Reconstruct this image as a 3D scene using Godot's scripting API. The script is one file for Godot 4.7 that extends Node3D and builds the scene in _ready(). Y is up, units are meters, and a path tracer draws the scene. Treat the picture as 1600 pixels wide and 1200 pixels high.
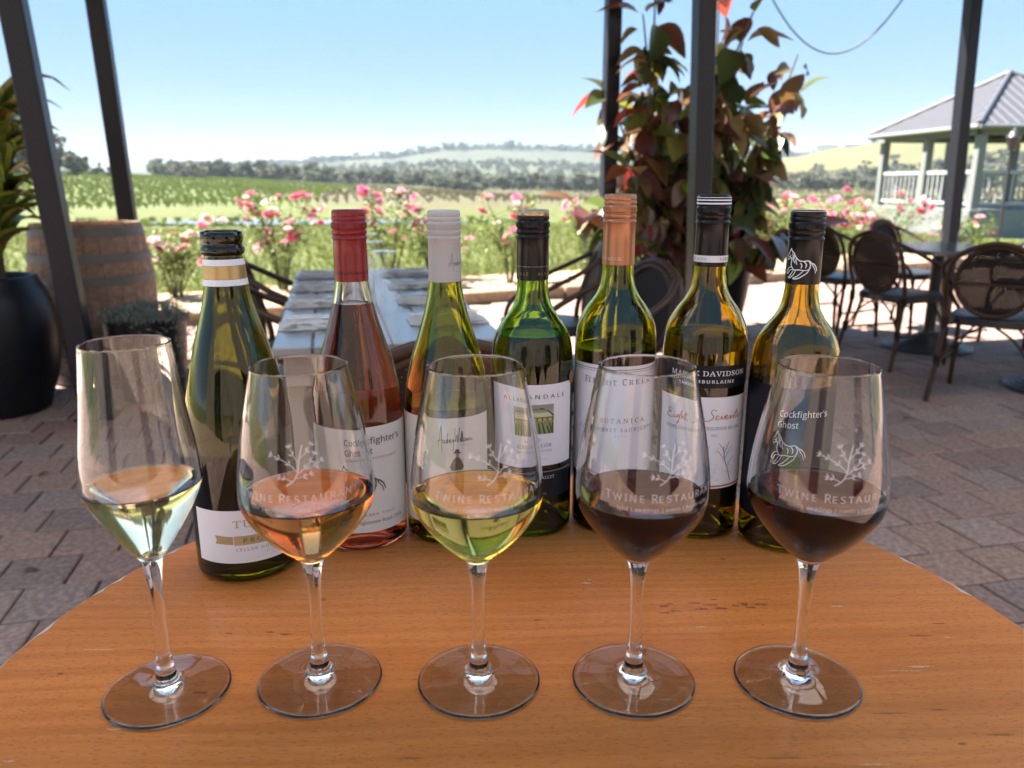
extends Node3D
# A wine tasting on a round cafe table under a veranda, vineyard and hills beyond. Units are metres, y is up, the floor lies at y = 0.

const TURN := 0.2269        # the veranda is turned 13 degrees against the camera
const TABLE_Y := 0.80
const PHONE := Vector3(0, 1.127, 0)
var M := {}
var taken := {}
var rng := RandomNumberGenerator.new()

# ------------------------------------------------------------------ mesh builder
class MB:
	var v := PackedVector3Array()
	var n := PackedVector3Array()
	var uv := PackedVector2Array()
	var c := PackedColorArray()
	var i := PackedInt32Array()
	var col := Color(1, 1, 1)
	func vert(p: Vector3, nn: Vector3, t := Vector2.ZERO) -> int:
		v.append(p); n.append(nn); uv.append(t); c.append(col)
		return v.size() - 1
	func face(a: int, b: int, d: int) -> void:
		# Front faces run clockwise: turn the triangle so that it faces along its normals.
		var g := (v[b] - v[a]).cross(v[d] - v[a])
		if g.dot(n[a] + n[b] + n[d]) > 0.0:
			i.append_array(PackedInt32Array([a, d, b]))
		else:
			i.append_array(PackedInt32Array([a, b, d]))
	func tri(p: Vector3, q: Vector3, r: Vector3, facing: Vector3) -> void:
		var g := (q - p).cross(r - p).normalized()
		if g.dot(facing) < 0.0: g = -g
		face(vert(p, g), vert(q, g), vert(r, g))
	func quad(p: Vector3, q: Vector3, r: Vector3, s: Vector3, facing: Vector3) -> void:
		var g := (r - p).cross(s - q)
		g = g.normalized()
		if g.dot(facing) < 0.0: g = -g
		var a := vert(p, g, Vector2(0, 0)); var b := vert(q, g, Vector2(1, 0)); var d := vert(r, g, Vector2(1, 1)); var e := vert(s, g, Vector2(0, 1))
		face(a, b, d); face(a, d, e)
	func box(lo: Vector3, hi: Vector3, bevel := 0.0, xf := Transform3D()) -> void:
		var m := (lo + hi) / 2.0
		var h := (hi - lo) / 2.0
		var b := minf(bevel, minf(h.x, minf(h.y, h.z)) * 0.9)
		for ax in 3:
			for s in [-1.0, 1.0]:
				var u := (ax + 1) % 3
				var w := (ax + 2) % 3
				var pts := []
				for k in [[-1, -1], [1, -1], [1, 1], [-1, 1]]:
					var p := Vector3.ZERO
					p[ax] = s * h[ax]; p[u] = k[0] * (h[u] - b); p[w] = k[1] * (h[w] - b)
					pts.append(xf * (m + p))
				var f := Vector3.ZERO
				f[ax] = s
				quad(pts[0], pts[1], pts[2], pts[3], xf.basis * f)
		if b > 0.0:
			for ax in 3:
				var u := (ax + 1) % 3
				var w := (ax + 2) % 3
				for k in [[-1, -1], [1, -1], [1, 1], [-1, 1]]:
					var pts := []
					for e in [[-1, 0], [1, 0], [1, 1], [-1, 1]]:
						var p := Vector3.ZERO
						p[ax] = e[0] * (h[ax] - b)
						p[u] = k[0] * (h[u] - (b if e[1] == 0 else 0.0))
						p[w] = k[1] * (h[w] - (0.0 if e[1] == 0 else b))
						pts.append(xf * (m + p))
					var f := Vector3.ZERO
					f[u] = k[0]; f[w] = k[1]
					quad(pts[0], pts[1], pts[2], pts[3], xf.basis * f)
			for x in [-1, 1]:
				for y in [-1, 1]:
					for z in [-1, 1]:
						var k := Vector3(x, y, z)
						tri(xf * (m + Vector3(x * h.x, y * (h.y - b), z * (h.z - b))), xf * (m + Vector3(x * (h.x - b), y * h.y, z * (h.z - b))), xf * (m + Vector3(x * (h.x - b), y * (h.y - b), z * h.z)), xf.basis * k)
	func lathe(prof: Array, seg := 48, crease := 40.0, a0 := 0.0, a1 := TAU) -> void:
		# prof: Vector2(radius, height); outside lies to the right of its direction of travel
		var m := prof.size()
		var sn := []
		for k in m - 1:
			var d: Vector2 = prof[k + 1] - prof[k]
			sn.append(Vector2(d.y, -d.x).normalized() if d.length() > 1e-9 else Vector2.ZERO)
		var len := 0.0
		for k in m - 1:
			var n0: Vector2 = sn[k]
			if n0 == Vector2.ZERO: continue
			var n1 := n0
			if k > 0 and sn[k - 1].dot(n0) > cos(deg_to_rad(crease)): n0 = (n0 + sn[k - 1]).normalized()
			if k < m - 2 and sn[k + 1].dot(n1) > cos(deg_to_rad(crease)): n1 = (n1 + sn[k + 1]).normalized()
			var p: Vector2 = prof[k]
			var q: Vector2 = prof[k + 1]
			var l1 := len + p.distance_to(q)
			var first := v.size()
			for j in seg + 1:
				var t := a0 + (a1 - a0) * j / seg
				var s := sin(t)
				var o := cos(t)
				vert(Vector3(p.x * s, p.y, p.x * o), Vector3(n0.x * s, n0.y, n0.x * o), Vector2(float(j) / seg, len))
				vert(Vector3(q.x * s, q.y, q.x * o), Vector3(n1.x * s, n1.y, n1.x * o), Vector2(float(j) / seg, l1))
			for j in seg:
				var a := first + j * 2
				if p.x > 1e-7: face(a, a + 2, a + 1)
				if q.x > 1e-7: face(a + 1, a + 2, a + 3)
			len = l1
	func tube(path: Array, rad, sides := 8, caps := true) -> void:
		var m := path.size()
		var up := Vector3(0.123, 0.97, 0.21).normalized()
		var first := v.size()
		var side := Vector3.ZERO
		var len := 0.0
		for k in m:
			var d: Vector3 = (path[mini(k + 1, m - 1)] - path[maxi(k - 1, 0)]).normalized()
			if k == 0:
				side = d.cross(up if absf(d.dot(up)) < 0.95 else Vector3.RIGHT).normalized()
			else:
				side = (side - d * side.dot(d)).normalized()
				len += path[k].distance_to(path[k - 1])
			var bi := d.cross(side)
			var r: float = rad[k] if rad is Array else rad
			for j in sides + 1:
				var t := TAU * j / sides
				var nn := side * cos(t) + bi * sin(t)
				vert(path[k] + nn * r, nn, Vector2(float(j) / sides, len))
		for k in m - 1:
			for j in sides:
				var a := first + k * (sides + 1) + j
				var b := a + sides + 1
				face(a, b, a + 1); face(a + 1, b, b + 1)
		if caps:
			for e in [0, m - 1]:
				var d: Vector3 = (path[1] - path[0]).normalized() if e == 0 else (path[m - 1] - path[m - 2]).normalized()
				if e == 0: d = -d
				var ring := []
				for j in sides:
					ring.append(vert(v[first + e * (sides + 1) + j], d))
				for j in range(1, sides - 1):
					face(ring[0], ring[j], ring[j + 1])
	func mesh() -> ArrayMesh:
		var a := []
		a.resize(Mesh.ARRAY_MAX)
		a[Mesh.ARRAY_VERTEX] = v; a[Mesh.ARRAY_NORMAL] = n; a[Mesh.ARRAY_TEX_UV] = uv; a[Mesh.ARRAY_COLOR] = c; a[Mesh.ARRAY_INDEX] = i
		var am := ArrayMesh.new()
		am.add_surface_from_arrays(Mesh.PRIMITIVE_TRIANGLES, a)
		return am

# flat print laid on a curved label: triangles in (arc length, height)
class Print:
	var t := []          # [a, b, c, colour]
	func tri(a: Vector2, b: Vector2, d: Vector2, col: Color) -> void: t.append([a, b, d, col])
	func poly(p: Array, col: Color) -> void:
		var pk := PackedVector2Array(p)
		var ix := Geometry2D.triangulate_polygon(pk)
		for k in range(0, ix.size(), 3): tri(pk[ix[k]], pk[ix[k + 1]], pk[ix[k + 2]], col)
	func rect(x0: float, y0: float, x1: float, y1: float, col: Color, parts := 1) -> void:
		for k in parts:
			var a := lerpf(x0, x1, float(k) / parts)
			var b := lerpf(x0, x1, float(k + 1) / parts)
			tri(Vector2(a, y0), Vector2(b, y0), Vector2(b, y1), col); tri(Vector2(a, y0), Vector2(b, y1), Vector2(a, y1), col)
	func stroke(pts: Array, w: float, col: Color, smooth := true, taper := false) -> void:
		var p := []
		if smooth and pts.size() > 2:
			for k in pts.size() - 1:
				var a: Vector2 = pts[maxi(k - 1, 0)]
				var b: Vector2 = pts[k]
				var d: Vector2 = pts[k + 1]
				var e: Vector2 = pts[mini(k + 2, pts.size() - 1)]
				for j in 5: p.append(b.cubic_interpolate(d, a, e, j / 5.0))
			p.append(pts[-1])
		else:
			p = pts.duplicate()
		var m := p.size()
		var l := []
		var r := []
		for k in m:
			var d: Vector2 = p[mini(k + 1, m - 1)] - p[maxi(k - 1, 0)]
			var nn := Vector2(-d.y, d.x).normalized() * w * 0.5
			if taper: nn *= 0.35 + 0.65 * sin(PI * (0.12 + 0.76 * k / maxf(m - 1, 1)))
			l.append(p[k] + nn); r.append(p[k] - nn)
		for k in m - 1:
			tri(l[k], r[k], r[k + 1], col); tri(l[k], r[k + 1], l[k + 1], col)
	func text(s: String, font: Font, at: Vector2, cap: float, col: Color, align := 0, fit := 0.0, spread := 0.0) -> void:
		# align -1 left, 0 centre, 1 right; fit: stretch to this width; spread: letter spacing in em
		var f := FontVariation.new()
		f.base_font = font
		f.spacing_glyph = int(spread * 64)
		var tm := TextMesh.new()
		tm.text = s; tm.font = f; tm.font_size = 64; tm.pixel_size = 1.0 / 64.0; tm.depth = 0.0; tm.curve_step = 4.0
		var arr := tm.get_mesh_arrays()
		var vs: PackedVector3Array = arr[Mesh.ARRAY_VERTEX]
		var ix = arr[Mesh.ARRAY_INDEX]
		if ix == null: ix = PackedInt32Array(range(vs.size()))
		var lo := 1e9
		var hi := -1e9
		for p in vs:
			lo = minf(lo, p.x); hi = maxf(hi, p.x)
		var k := cap / 0.714
		var kx := k if fit == 0.0 else fit / (hi - lo)
		var base := 1e9
		# letters stand on a line: take the lowest point of a capital H as zero
		tm.text = "H"
		for p in (tm.get_mesh_arrays()[Mesh.ARRAY_VERTEX] as PackedVector3Array): base = minf(base, p.y)
		var ox := -lo if align < 0 else (-(lo + hi) / 2.0 if align == 0 else -hi)
		for q in range(0, ix.size(), 3):
			var w := []
			for e in 3:
				var p: Vector3 = vs[ix[q + e]]
				w.append(at + Vector2((p.x + ox) * kx, (p.y - base) * k - cap * 0.5))
			tri(w[0], w[1], w[2], col)
	func shifted(by: Vector2) -> void:
		for k in t:
			for e in 3: k[e] += by
	func wrapped(radius: Callable, lift: float, face: float) -> ArrayMesh:
		var mb := MB.new()
		for k in t:
			mb.col = k[3]
			var id := []
			for e in 3:
				var q: Vector2 = k[e]
				var r: float = radius.call(q.y)
				var a := face + q.x / r
				var nn := Vector3(sin(a), 0, cos(a))
				id.append(mb.vert(nn * (r + lift) + Vector3(0, q.y, 0), nn))
			mb.face(id[0], id[1], id[2])
		return mb.mesh()

# ------------------------------------------------------------------ nodes
func numbered(called: String) -> String:
	taken[called] = taken.get(called, 0) + 1
	return called if taken[called] == 1 else "%s_%03d" % [called, taken[called] - 1]

func thing(called: String, label: String, category: String, at := Vector3.ZERO, turn := 0.0, group := "") -> Node3D:
	var o := Node3D.new()
	o.name = numbered(called)
	add_child(o)
	o.position = at; o.rotation.y = turn
	tag(o, label, category, group)
	return o

func tag(o: Node, label: String, category: String, group := "") -> void:
	o.set_meta("label", label); o.set_meta("category", category)
	if group: o.set_meta("group", group)

func part(called: String, mesh: Mesh, m: Material, parent: Node, xf := Transform3D()) -> MeshInstance3D:
	var o := MeshInstance3D.new()
	o.name = called if parent != self else numbered(called)
	o.mesh = mesh; o.material_override = m; o.transform = xf
	parent.add_child(o, true)
	return o

func struct(called: String, mesh: Mesh, m: Material) -> MeshInstance3D:
	var o := part(called, mesh, m, self)
	o.set_meta("kind", "structure")
	return o

func many(called: String, mesh: Mesh, m: Material, where: Array, tints: Array, parent: Node = self) -> MultiMeshInstance3D:
	var mm := MultiMesh.new()
	mm.transform_format = MultiMesh.TRANSFORM_3D
	mm.use_colors = tints.size() > 0
	mm.mesh = mesh
	mm.instance_count = where.size()
	for k in where.size():
		mm.set_instance_transform(k, where[k])
		if tints.size(): mm.set_instance_color(k, tints[k])
	var o := MultiMeshInstance3D.new()
	o.multimesh = mm; o.material_override = m
	o.name = called if parent != self else numbered(called)
	o.set_meta("kind", "stuff")
	parent.add_child(o, true)
	return o

func copy(o: Node3D, at: Vector3, turn: float, label := "", group := "") -> Node3D:
	var r: Node3D = o.duplicate()
	r.name = numbered(String(o.name).rstrip("0123456789").rstrip("_"))
	add_child(r)
	r.position = at; r.rotation.y = turn
	if label: r.set_meta("label", label)
	if group: r.set_meta("group", group)
	return r

func veranda(a: float, o: float, y := 0.0) -> Vector3:      # a along the veranda, o outwards from the camera
	return Vector3(a * cos(TURN) - o * sin(TURN), y, -a * sin(TURN) - o * cos(TURN))

func smooth(p: Array, sub := 6) -> Array:
	var out := []
	for k in p.size() - 1:
		for j in sub: out.append(p[k].cubic_interpolate(p[k + 1], p[maxi(k - 1, 0)], p[mini(k + 2, p.size() - 1)], float(j) / sub))
	out.append(p[-1])
	return out

# ------------------------------------------------------------------ materials
func lin(r: float, g: float, b: float, a := 1.0) -> Color:     # a real-world (linear) base colour
	var c := Color(r, g, b).linear_to_srgb()
	c.a = a
	return c

func plain(called: String, col: Color, rough := 0.7, metal := 0.0, spec := 0.5) -> StandardMaterial3D:
	var m := StandardMaterial3D.new()
	m.resource_name = called
	m.albedo_color = col; m.roughness = rough; m.metallic = metal; m.metallic_specular = spec
	M[called] = m
	return m

func glass(called: String, col: Color, ior: float) -> StandardMaterial3D:
	var m := plain(called, Color(col.r, col.g, col.b, 0.0), 0.0)
	m.transparency = BaseMaterial3D.TRANSPARENCY_ALPHA
	m.refraction_enabled = true
	m.refraction_scale = (ior - 1.0) / 10.0
	return m

func tinted(called: String, rough := 0.8, back := 0.0) -> StandardMaterial3D:       # colour from the vertices or the copies
	var m := plain(called, Color.WHITE, rough)
	m.vertex_color_use_as_albedo = true
	if back > 0.0:
		m.backlight_enabled = true
		m.backlight = Color(back, back, back)
	return m

func noise(freq: float, seed: int, oct := 4, kind := FastNoiseLite.TYPE_SIMPLEX_SMOOTH) -> FastNoiseLite:
	var f := FastNoiseLite.new()
	f.noise_type = kind; f.frequency = freq; f.seed = seed
	f.fractal_type = FastNoiseLite.FRACTAL_FBM if oct > 1 else FastNoiseLite.FRACTAL_NONE
	f.fractal_octaves = oct
	return f

func grain_tex(freq: float, seed: int, lo: Color, hi: Color, size := 512) -> ImageTexture:
	var f := noise(freq, seed, 5)
	var g := noise(freq * 7.0, seed + 9, 2)
	var im := f.get_seamless_image(size, size, false, false, 0.1)
	var im2 := g.get_seamless_image(size, size, false, false, 0.1)
	var out := Image.create(size, size, false, Image.FORMAT_RGB8)
	for y in size:
		for x in size:
			var t := clampf((im.get_pixel(x, y).r - 0.25) * 1.6 + (im2.get_pixel(x, y).r - 0.5) * 0.9, 0, 1)
			out.set_pixel(x, y, lo.lerp(hi, t))
	return ImageTexture.create_from_image(out)

func textured(called: String, tex: Texture2D, scale: float, rough: float, relief := 0.0, height: Texture2D = null) -> StandardMaterial3D:
	var m := plain(called, Color.WHITE, rough)
	m.albedo_texture = tex
	m.uv1_triplanar = true; m.uv1_world_triplanar = true
	m.uv1_scale = Vector3.ONE * scale
	if relief > 0.0:
		m.heightmap_enabled = true
		m.heightmap_texture = height if height else tex
		m.heightmap_scale = relief
	return m

# ------------------------------------------------------------------ the scene
func _ready() -> void:
	rng.seed = 11
	camera_and_light()
	make_materials()
	ground_and_hills()
	veranda_structure()
	paving()
	tasting_table()
	for k in 1: wine_glasses()
	bottles()
	garden()
	plants()
	furniture()
	far_things()

func camera_and_light() -> void:
	var cam := Camera3D.new()
	cam.name = "camera"
	add_child(cam)
	var at := CameraAttributesPhysical.new()
	at.frustum_focal_length = 24.4          # vertical angle 52.4 degrees
	at.frustum_focus_distance = 0.66
	at.frustum_near = 0.02
	at.frustum_far = 9000.0
	at.exposure_aperture = 7.5              # a phone's small lens: the distance is only a little soft
	cam.attributes = at
	cam.fov = rad_to_deg(2.0 * atan(600.0 / 1220.0)); cam.near = 0.02; cam.far = 9000.0
	cam.position = PHONE
	cam.rotation = Vector3(deg_to_rad(-14.4), 0, 0)
	cam.current = true
	var sky := ProceduralSkyMaterial.new()
	sky.sky_top_color = lin(0.039, 0.094, 0.172)
	sky.sky_horizon_color = lin(0.030, 0.056, 0.090)
	sky.sky_curve = 0.085
	sky.ground_bottom_color = lin(0.10, 0.10, 0.06)
	sky.ground_horizon_color = lin(0.14, 0.16, 0.17)
	sky.sun_angle_max = 1.0
	sky.sun_curve = 0.05
	var env := Environment.new()
	env.background_mode = Environment.BG_SKY
	env.sky = Sky.new()
	env.sky.sky_material = sky
	env.tonemap_mode = Environment.TONE_MAPPER_LINEAR
	env.tonemap_exposure = EXPOSURE
	env.sdfgi_enabled = true; env.ssao_enabled = true; env.ssil_enabled = true
	env.fog_enabled = FOG > 0.0
	env.fog_density = FOG
	env.fog_light_color = lin(0.74, 0.86, 1.0)
	var we := WorldEnvironment.new()
	we.name = "surroundings"
	we.environment = env
	add_child(we)
	var sun := DirectionalLight3D.new()
	sun.name = "sun"
	sun.light_energy = 1.6
	sun.light_color = lin(1.0, 0.93, 0.82)
	sun.light_angular_distance = 0.53
	sun.shadow_enabled = true
	add_child(sun)
	# high, beyond the veranda and to its left
	var to_sun := veranda(-0.6, 0.33, 1.0)
	sun.look_at_from_position(to_sun * 10.0, Vector3.ZERO, Vector3.UP)

const EXPOSURE := 6.3
const FOG := 0.000125

func make_materials() -> void:
	glass("clear_glass", Color(1, 1, 1), 1.5)
	tinted("print", 0.6)
	var et := plain("etching", Color(0.95, 0.96, 0.98, 0.42), 0.6)
	et.transparency = BaseMaterial3D.TRANSPARENCY_ALPHA
	plain("paper", lin(0.72, 0.71, 0.73), 0.55)
	plain("paper_warm", lin(0.68, 0.66, 0.60), 0.6)
	plain("paper_white", lin(0.78, 0.78, 0.82), 0.5)
	plain("label_black", lin(0.006, 0.0065, 0.011), 0.4, 0.0, 0.35)
	plain("label_navy", lin(0.008, 0.010, 0.018), 0.45, 0.0, 0.35)
	plain("cap_red", lin(0.22, 0.006, 0.010), 0.3)
	plain("cap_grey", lin(0.46, 0.445, 0.43), 0.5)
	plain("cap_black", lin(0.004, 0.004, 0.006), 0.28, 0.0, 0.4)
	plain("cap_copper", lin(0.42, 0.19, 0.10), 0.34, 0.55)
	plain("cap_gold", lin(0.45, 0.36, 0.2), 0.3, 0.8)
	plain("foil_gold", lin(0.50, 0.36, 0.16), 0.35, 0.7)
	plain("medal_bronze", lin(0.30, 0.19, 0.12), 0.45, 0.3)
	plain("cream_render", lin(0.30, 0.27, 0.24), 0.85)
	plain("dark_pane", lin(0.02, 0.022, 0.025), 0.05)
	plain("charcoal_paint", lin(0.012, 0.013, 0.019), 0.4, 0.0, 0.4)
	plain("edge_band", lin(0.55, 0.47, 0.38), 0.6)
	plain("black_metal", lin(0.02, 0.02, 0.022), 0.45)
	plain("ceiling_paint", lin(0.55, 0.54, 0.50), 0.8)
	var sheet := plain("added_opal_sheet", lin(0.70, 0.69, 0.66), 0.6)  # translucent material of the roof strip added for fill light
	sheet.backlight_enabled = true
	sheet.backlight = lin(0.78, 0.78, 0.77)
	plain("roof_underside", lin(0.10, 0.10, 0.105), 0.7)
	plain("roof_metal", lin(0.075, 0.075, 0.09), 0.5, 0.0)
	plain("pot_black", lin(0.006, 0.007, 0.011), 0.4, 0.0, 0.4)
	plain("potting_soil", lin(0.03, 0.02, 0.014), 0.95)
	plain("hoop_steel", lin(0.13, 0.125, 0.12), 0.55, 0.4)
	plain("chair_frame", lin(0.045, 0.022, 0.012), 0.42, 0.0, 0.4)
	plain("chair_binding", lin(0.012, 0.008, 0.006), 0.5, 0.0, 0.35)
	plain("chair_weave", lin(0.016, 0.010, 0.008), 0.5, 0.0, 0.35)
	plain("seat_black", lin(0.02, 0.02, 0.024), 0.38)
	plain("cast_iron", lin(0.03, 0.032, 0.036), 0.38)
	plain("cafe_top", lin(0.16, 0.155, 0.16), 0.16)
	plain("laid_top", lin(0.20, 0.21, 0.23), 0.17)
	plain("laid_edge", lin(0.32, 0.26, 0.20), 0.6)
	plain("tree_dark", lin(0.05, 0.06, 0.035), 0.9)
	plain("napkin", lin(0.62, 0.62, 0.63), 0.85)
	plain("cutlery", lin(0.55, 0.55, 0.56), 0.22, 1.0)
	plain("white_paint", lin(0.78, 0.78, 0.76), 0.55)
	plain("pavilion_paint", lin(0.16, 0.17, 0.17), 0.6)
	plain("rail_paint", lin(0.30, 0.31, 0.32), 0.6)
	plain("cable", lin(0.12, 0.13, 0.12), 0.6)
	var pane := plain("thin_glass", Color(0.95, 0.97, 0.98, 0.06), 0.02)
	pane.transparency = BaseMaterial3D.TRANSPARENCY_ALPHA
	var lf := tinted("leaf", 0.55, 0.75)
	lf.cull_mode = BaseMaterial3D.CULL_DISABLED
	var gl := tinted("glossy_leaf", 0.30, 0.55)
	gl.cull_mode = BaseMaterial3D.CULL_DISABLED
	var pt := tinted("petal", 0.7, 0.9)
	pt.cull_mode = BaseMaterial3D.CULL_DISABLED
	tinted("far_leaf", 0.9, 0.7)
	petals()
	ficus_materials()
	plain("bark", lin(0.10, 0.075, 0.055), 0.9)
	plain("stem_green", lin(0.07, 0.09, 0.03), 0.7)
	textured("timber", grain_tex(0.02, 5, lin(0.20, 0.14, 0.085), lin(0.42, 0.32, 0.21)), 1.2, 0.85, 0.3)
	textured("joint_sand", grain_tex(0.05, 7, lin(0.05, 0.04, 0.034), lin(0.14, 0.11, 0.09), 256), 2.0, 0.95)
	# concrete pavers in a few tones, all with one grain
	var pv := grain_tex(0.03, 21, Color(0.76, 0.75, 0.74), Color(1, 1, 1))
	var tones := [[0.42, 0.27, 0.22], [0.36, 0.228, 0.188], [0.46, 0.32, 0.268], [0.40, 0.285, 0.245], [0.34, 0.235, 0.20], [0.45, 0.285, 0.222]]
	for k in tones.size():
		var m := textured("paver_tone_%d" % k, pv, 2.3, 0.72, 0.12)
		m.albedo_color = lin(tones[k][0], tones[k][1], tones[k][2])
	var pf := textured("paver_field", pv, 2.3, 0.75, 0.12)
	pf.vertex_color_use_as_albedo = true
	var gr := textured("terrain", grain_tex(0.04, 31, Color(0.62, 0.62, 0.6), Color(1, 1, 1)), 0.11, 0.95)
	gr.vertex_color_use_as_albedo = true
	textured("bed_soil", grain_tex(0.06, 41, lin(0.28, 0.19, 0.12), lin(0.58, 0.44, 0.30)), 0.9, 0.95, 0.8)

func ramp(x: float, xs: Array, ys: Array) -> float:
	if x <= xs[0]: return ys[0]
	for k in range(1, xs.size()):
		if x < xs[k]:
			var t: float = (x - xs[k - 1]) / (xs[k] - xs[k - 1])
			t = t * t * (3.0 - 2.0 * t)
			return lerpf(ys[k - 1], ys[k], t)
	return ys[-1]

var relief_noise := noise(0.004, 77, 4)

func land(x: float, z: float) -> float:        # height of the open country
	var r := sqrt(x * x + z * z)
	var az := rad_to_deg(atan2(x, -z))
	var far := ramp(az, [-45, -33, -27, -20, -10, 0, 5, 20, 35], [9.5, 8.6, 7.0, 5.2, 1.8, -1.4, -2.6, -1.3, 0.5])
	var h := ramp(r, [11.0, 62.0], [-0.06, -1.75])
	h += far * ramp(r, [95.0, 330.0], [0.0, 1.0])
	h += relief_noise.get_noise_2d(x, z) * ramp(r, [20.0, 120.0], [0.0, 1.3])
	if z > 0.0: h = minf(h, -0.06)
	return h

func ground_and_hills() -> void:
	# one sheet from under the paving to beyond the hills
	var mb := MB.new()
	var rs := [0.0, 5.0, 10.0, 11.0, 12.0, 13.0]
	var r := 13.0
	while r < 900.0:
		r *= 1.05
		rs.append(r)
	for x in [1200.0, 1800.0, 3000.0, 7000.0]: rs.append(x)
	var nseg := 220
	var tone := noise(0.012, 90, 4)
	var fine := noise(0.15, 91, 3)
	for rr in rs:
		for j in nseg + 1:
			var t: float = TAU * j / nseg
			var x: float = rr * sin(t)
			var z: float = -rr * cos(t)
			var az := rad_to_deg(atan2(x, -z))
			var w := tone.get_noise_2d(x, z)
			var f := fine.get_noise_2d(x, z)
			var lawn := Color(0.108, 0.135, 0.016)
			var green := Color(0.125, 0.165, 0.032)
			var straw := Color(0.122, 0.122, 0.028)
			var brown := Color(0.125, 0.105, 0.052)
			var col := lawn.lerp(straw, clampf(0.25 + w * 1.1, 0, 0.8))
			if rr > 75.0:
				# the slope to the left is in leaf, the middle of the valley is bare brown vines
				var k := clampf((-az - 9.0) / 9.0 + w * 1.4, 0, 1)
				col = brown.lerp(straw, clampf(0.35 + w * 1.5, 0, 1)).lerp(green, k * 0.9)
				col = col.lerp(straw, clampf(f * 1.2, 0, 0.5))
				col = lawn.lerp(straw, 0.4).lerp(col, ramp(rr, [75.0, 110.0], [0.0, 1.0]))
			mb.col = col * (1.0 + f * 0.25)
			mb.vert(Vector3(x, land(x, z), z), Vector3.UP, Vector2(x, z))
	for k in rs.size() - 1:
		for j in nseg:
			var a := k * (nseg + 1) + j
			var b := a + nseg + 1
			mb.face(a, a + 1, b); mb.face(a + 1, b + 1, b)
	struct("ground", mb.mesh(), M.terrain)
	# pond below the lawn
	var pond := MB.new()
	var pc := Vector3(-15.5, -1.62, -59.0)
	var hub := pond.vert(pc, Vector3.UP)
	for j in 49:
		var t := TAU * j / 48.0
		var k := 1.0 + 0.18 * sin(3.0 * t + 1.0) + 0.1 * sin(5.0 * t)
		pond.vert(pc + Vector3(cos(t) * 13.0 * k, 0, sin(t) * 3.6 * k), Vector3.UP)
	for j in 48: pond.face(hub, hub + 1 + j, hub + 2 + j)
	var wm := plain("water", lin(0.05, 0.07, 0.07), 0.06)
	struct("pond", pond.mesh(), wm)
	# ridges: [name, distance, depth, azimuths, crest heights above the eye line in metres, colours]
	hill("hill", 1000.0, 420.0, [8, 13, 18, 22, 26, 31, 36, 45], [0, 10, 28, 38, 48, 64, 84, 108], Color(0.20, 0.165, 0.062), Color(0.135, 0.14, 0.045))
	hill("ridge", 2100.0, 700.0, [-30, -24, -18, -10, -4, 0, 6, 14, 22, 40], [25, 33, 40, 60, 84, 86, 82, 74, 60, 60], Color(0.05, 0.065, 0.04), Color(0.075, 0.088, 0.05))
	hill("low_rise", 1350.0, 300.0, [-26, -18, -10, -4, 2, 8, 14], [4, 12, 24, 32, 30, 22, 4], Color(0.10, 0.115, 0.055), Color(0.07, 0.09, 0.045))
	hill("far_range", 5600.0, 900.0, [-50, -34, -26, -20, -13, -6, 0, 8, 16, 24, 40], [150, 170, 150, 190, 160, 200, 215, 230, 250, 240, 260], Color(0.05, 0.07, 0.06), Color(0.06, 0.08, 0.06))

func hill(called: String, dist: float, deep: float, az: Array, crest: Array, ca: Color, cb: Color) -> void:
	var mb := MB.new()
	var f := noise(0.006, int(dist), 4)
	var cols := 120
	var rows := 14
	for k in rows + 1:
		var t := float(k) / rows
		var r := dist - deep + 2.0 * deep * t
		var shape := sin(PI * t)
		for j in cols + 1:
			var a: float = lerpf(az[0], az[-1], float(j) / cols)
			var p := Vector3(r * sin(deg_to_rad(a)), 0, -r * cos(deg_to_rad(a)))
			var w := f.get_noise_2d(p.x, p.z)
			p.y = -12.0 + shape * (ramp(a, az, crest) + 12.0) * (1.0 + 0.08 * w)
			mb.col = ca.lerp(cb, clampf(0.5 + w * 1.6, 0, 1))
			mb.vert(p, Vector3.UP)
	for k in rows:
		for j in cols:
			var a := k * (cols + 1) + j
			var b := a + cols + 1
			mb.face(a, a + 1, b); mb.face(a + 1, b + 1, b)
	# true normals
	var nn := PackedVector3Array()
	nn.resize(mb.v.size())
	for q in range(0, mb.i.size(), 3):
		var g := (mb.v[mb.i[q + 2]] - mb.v[mb.i[q]]).cross(mb.v[mb.i[q + 1]] - mb.v[mb.i[q]])
		for e in 3: nn[mb.i[q + e]] += g
	for q in nn.size(): mb.n[q] = nn[q].normalized()
	struct(called, mb.mesh(), M.terrain)

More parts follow.
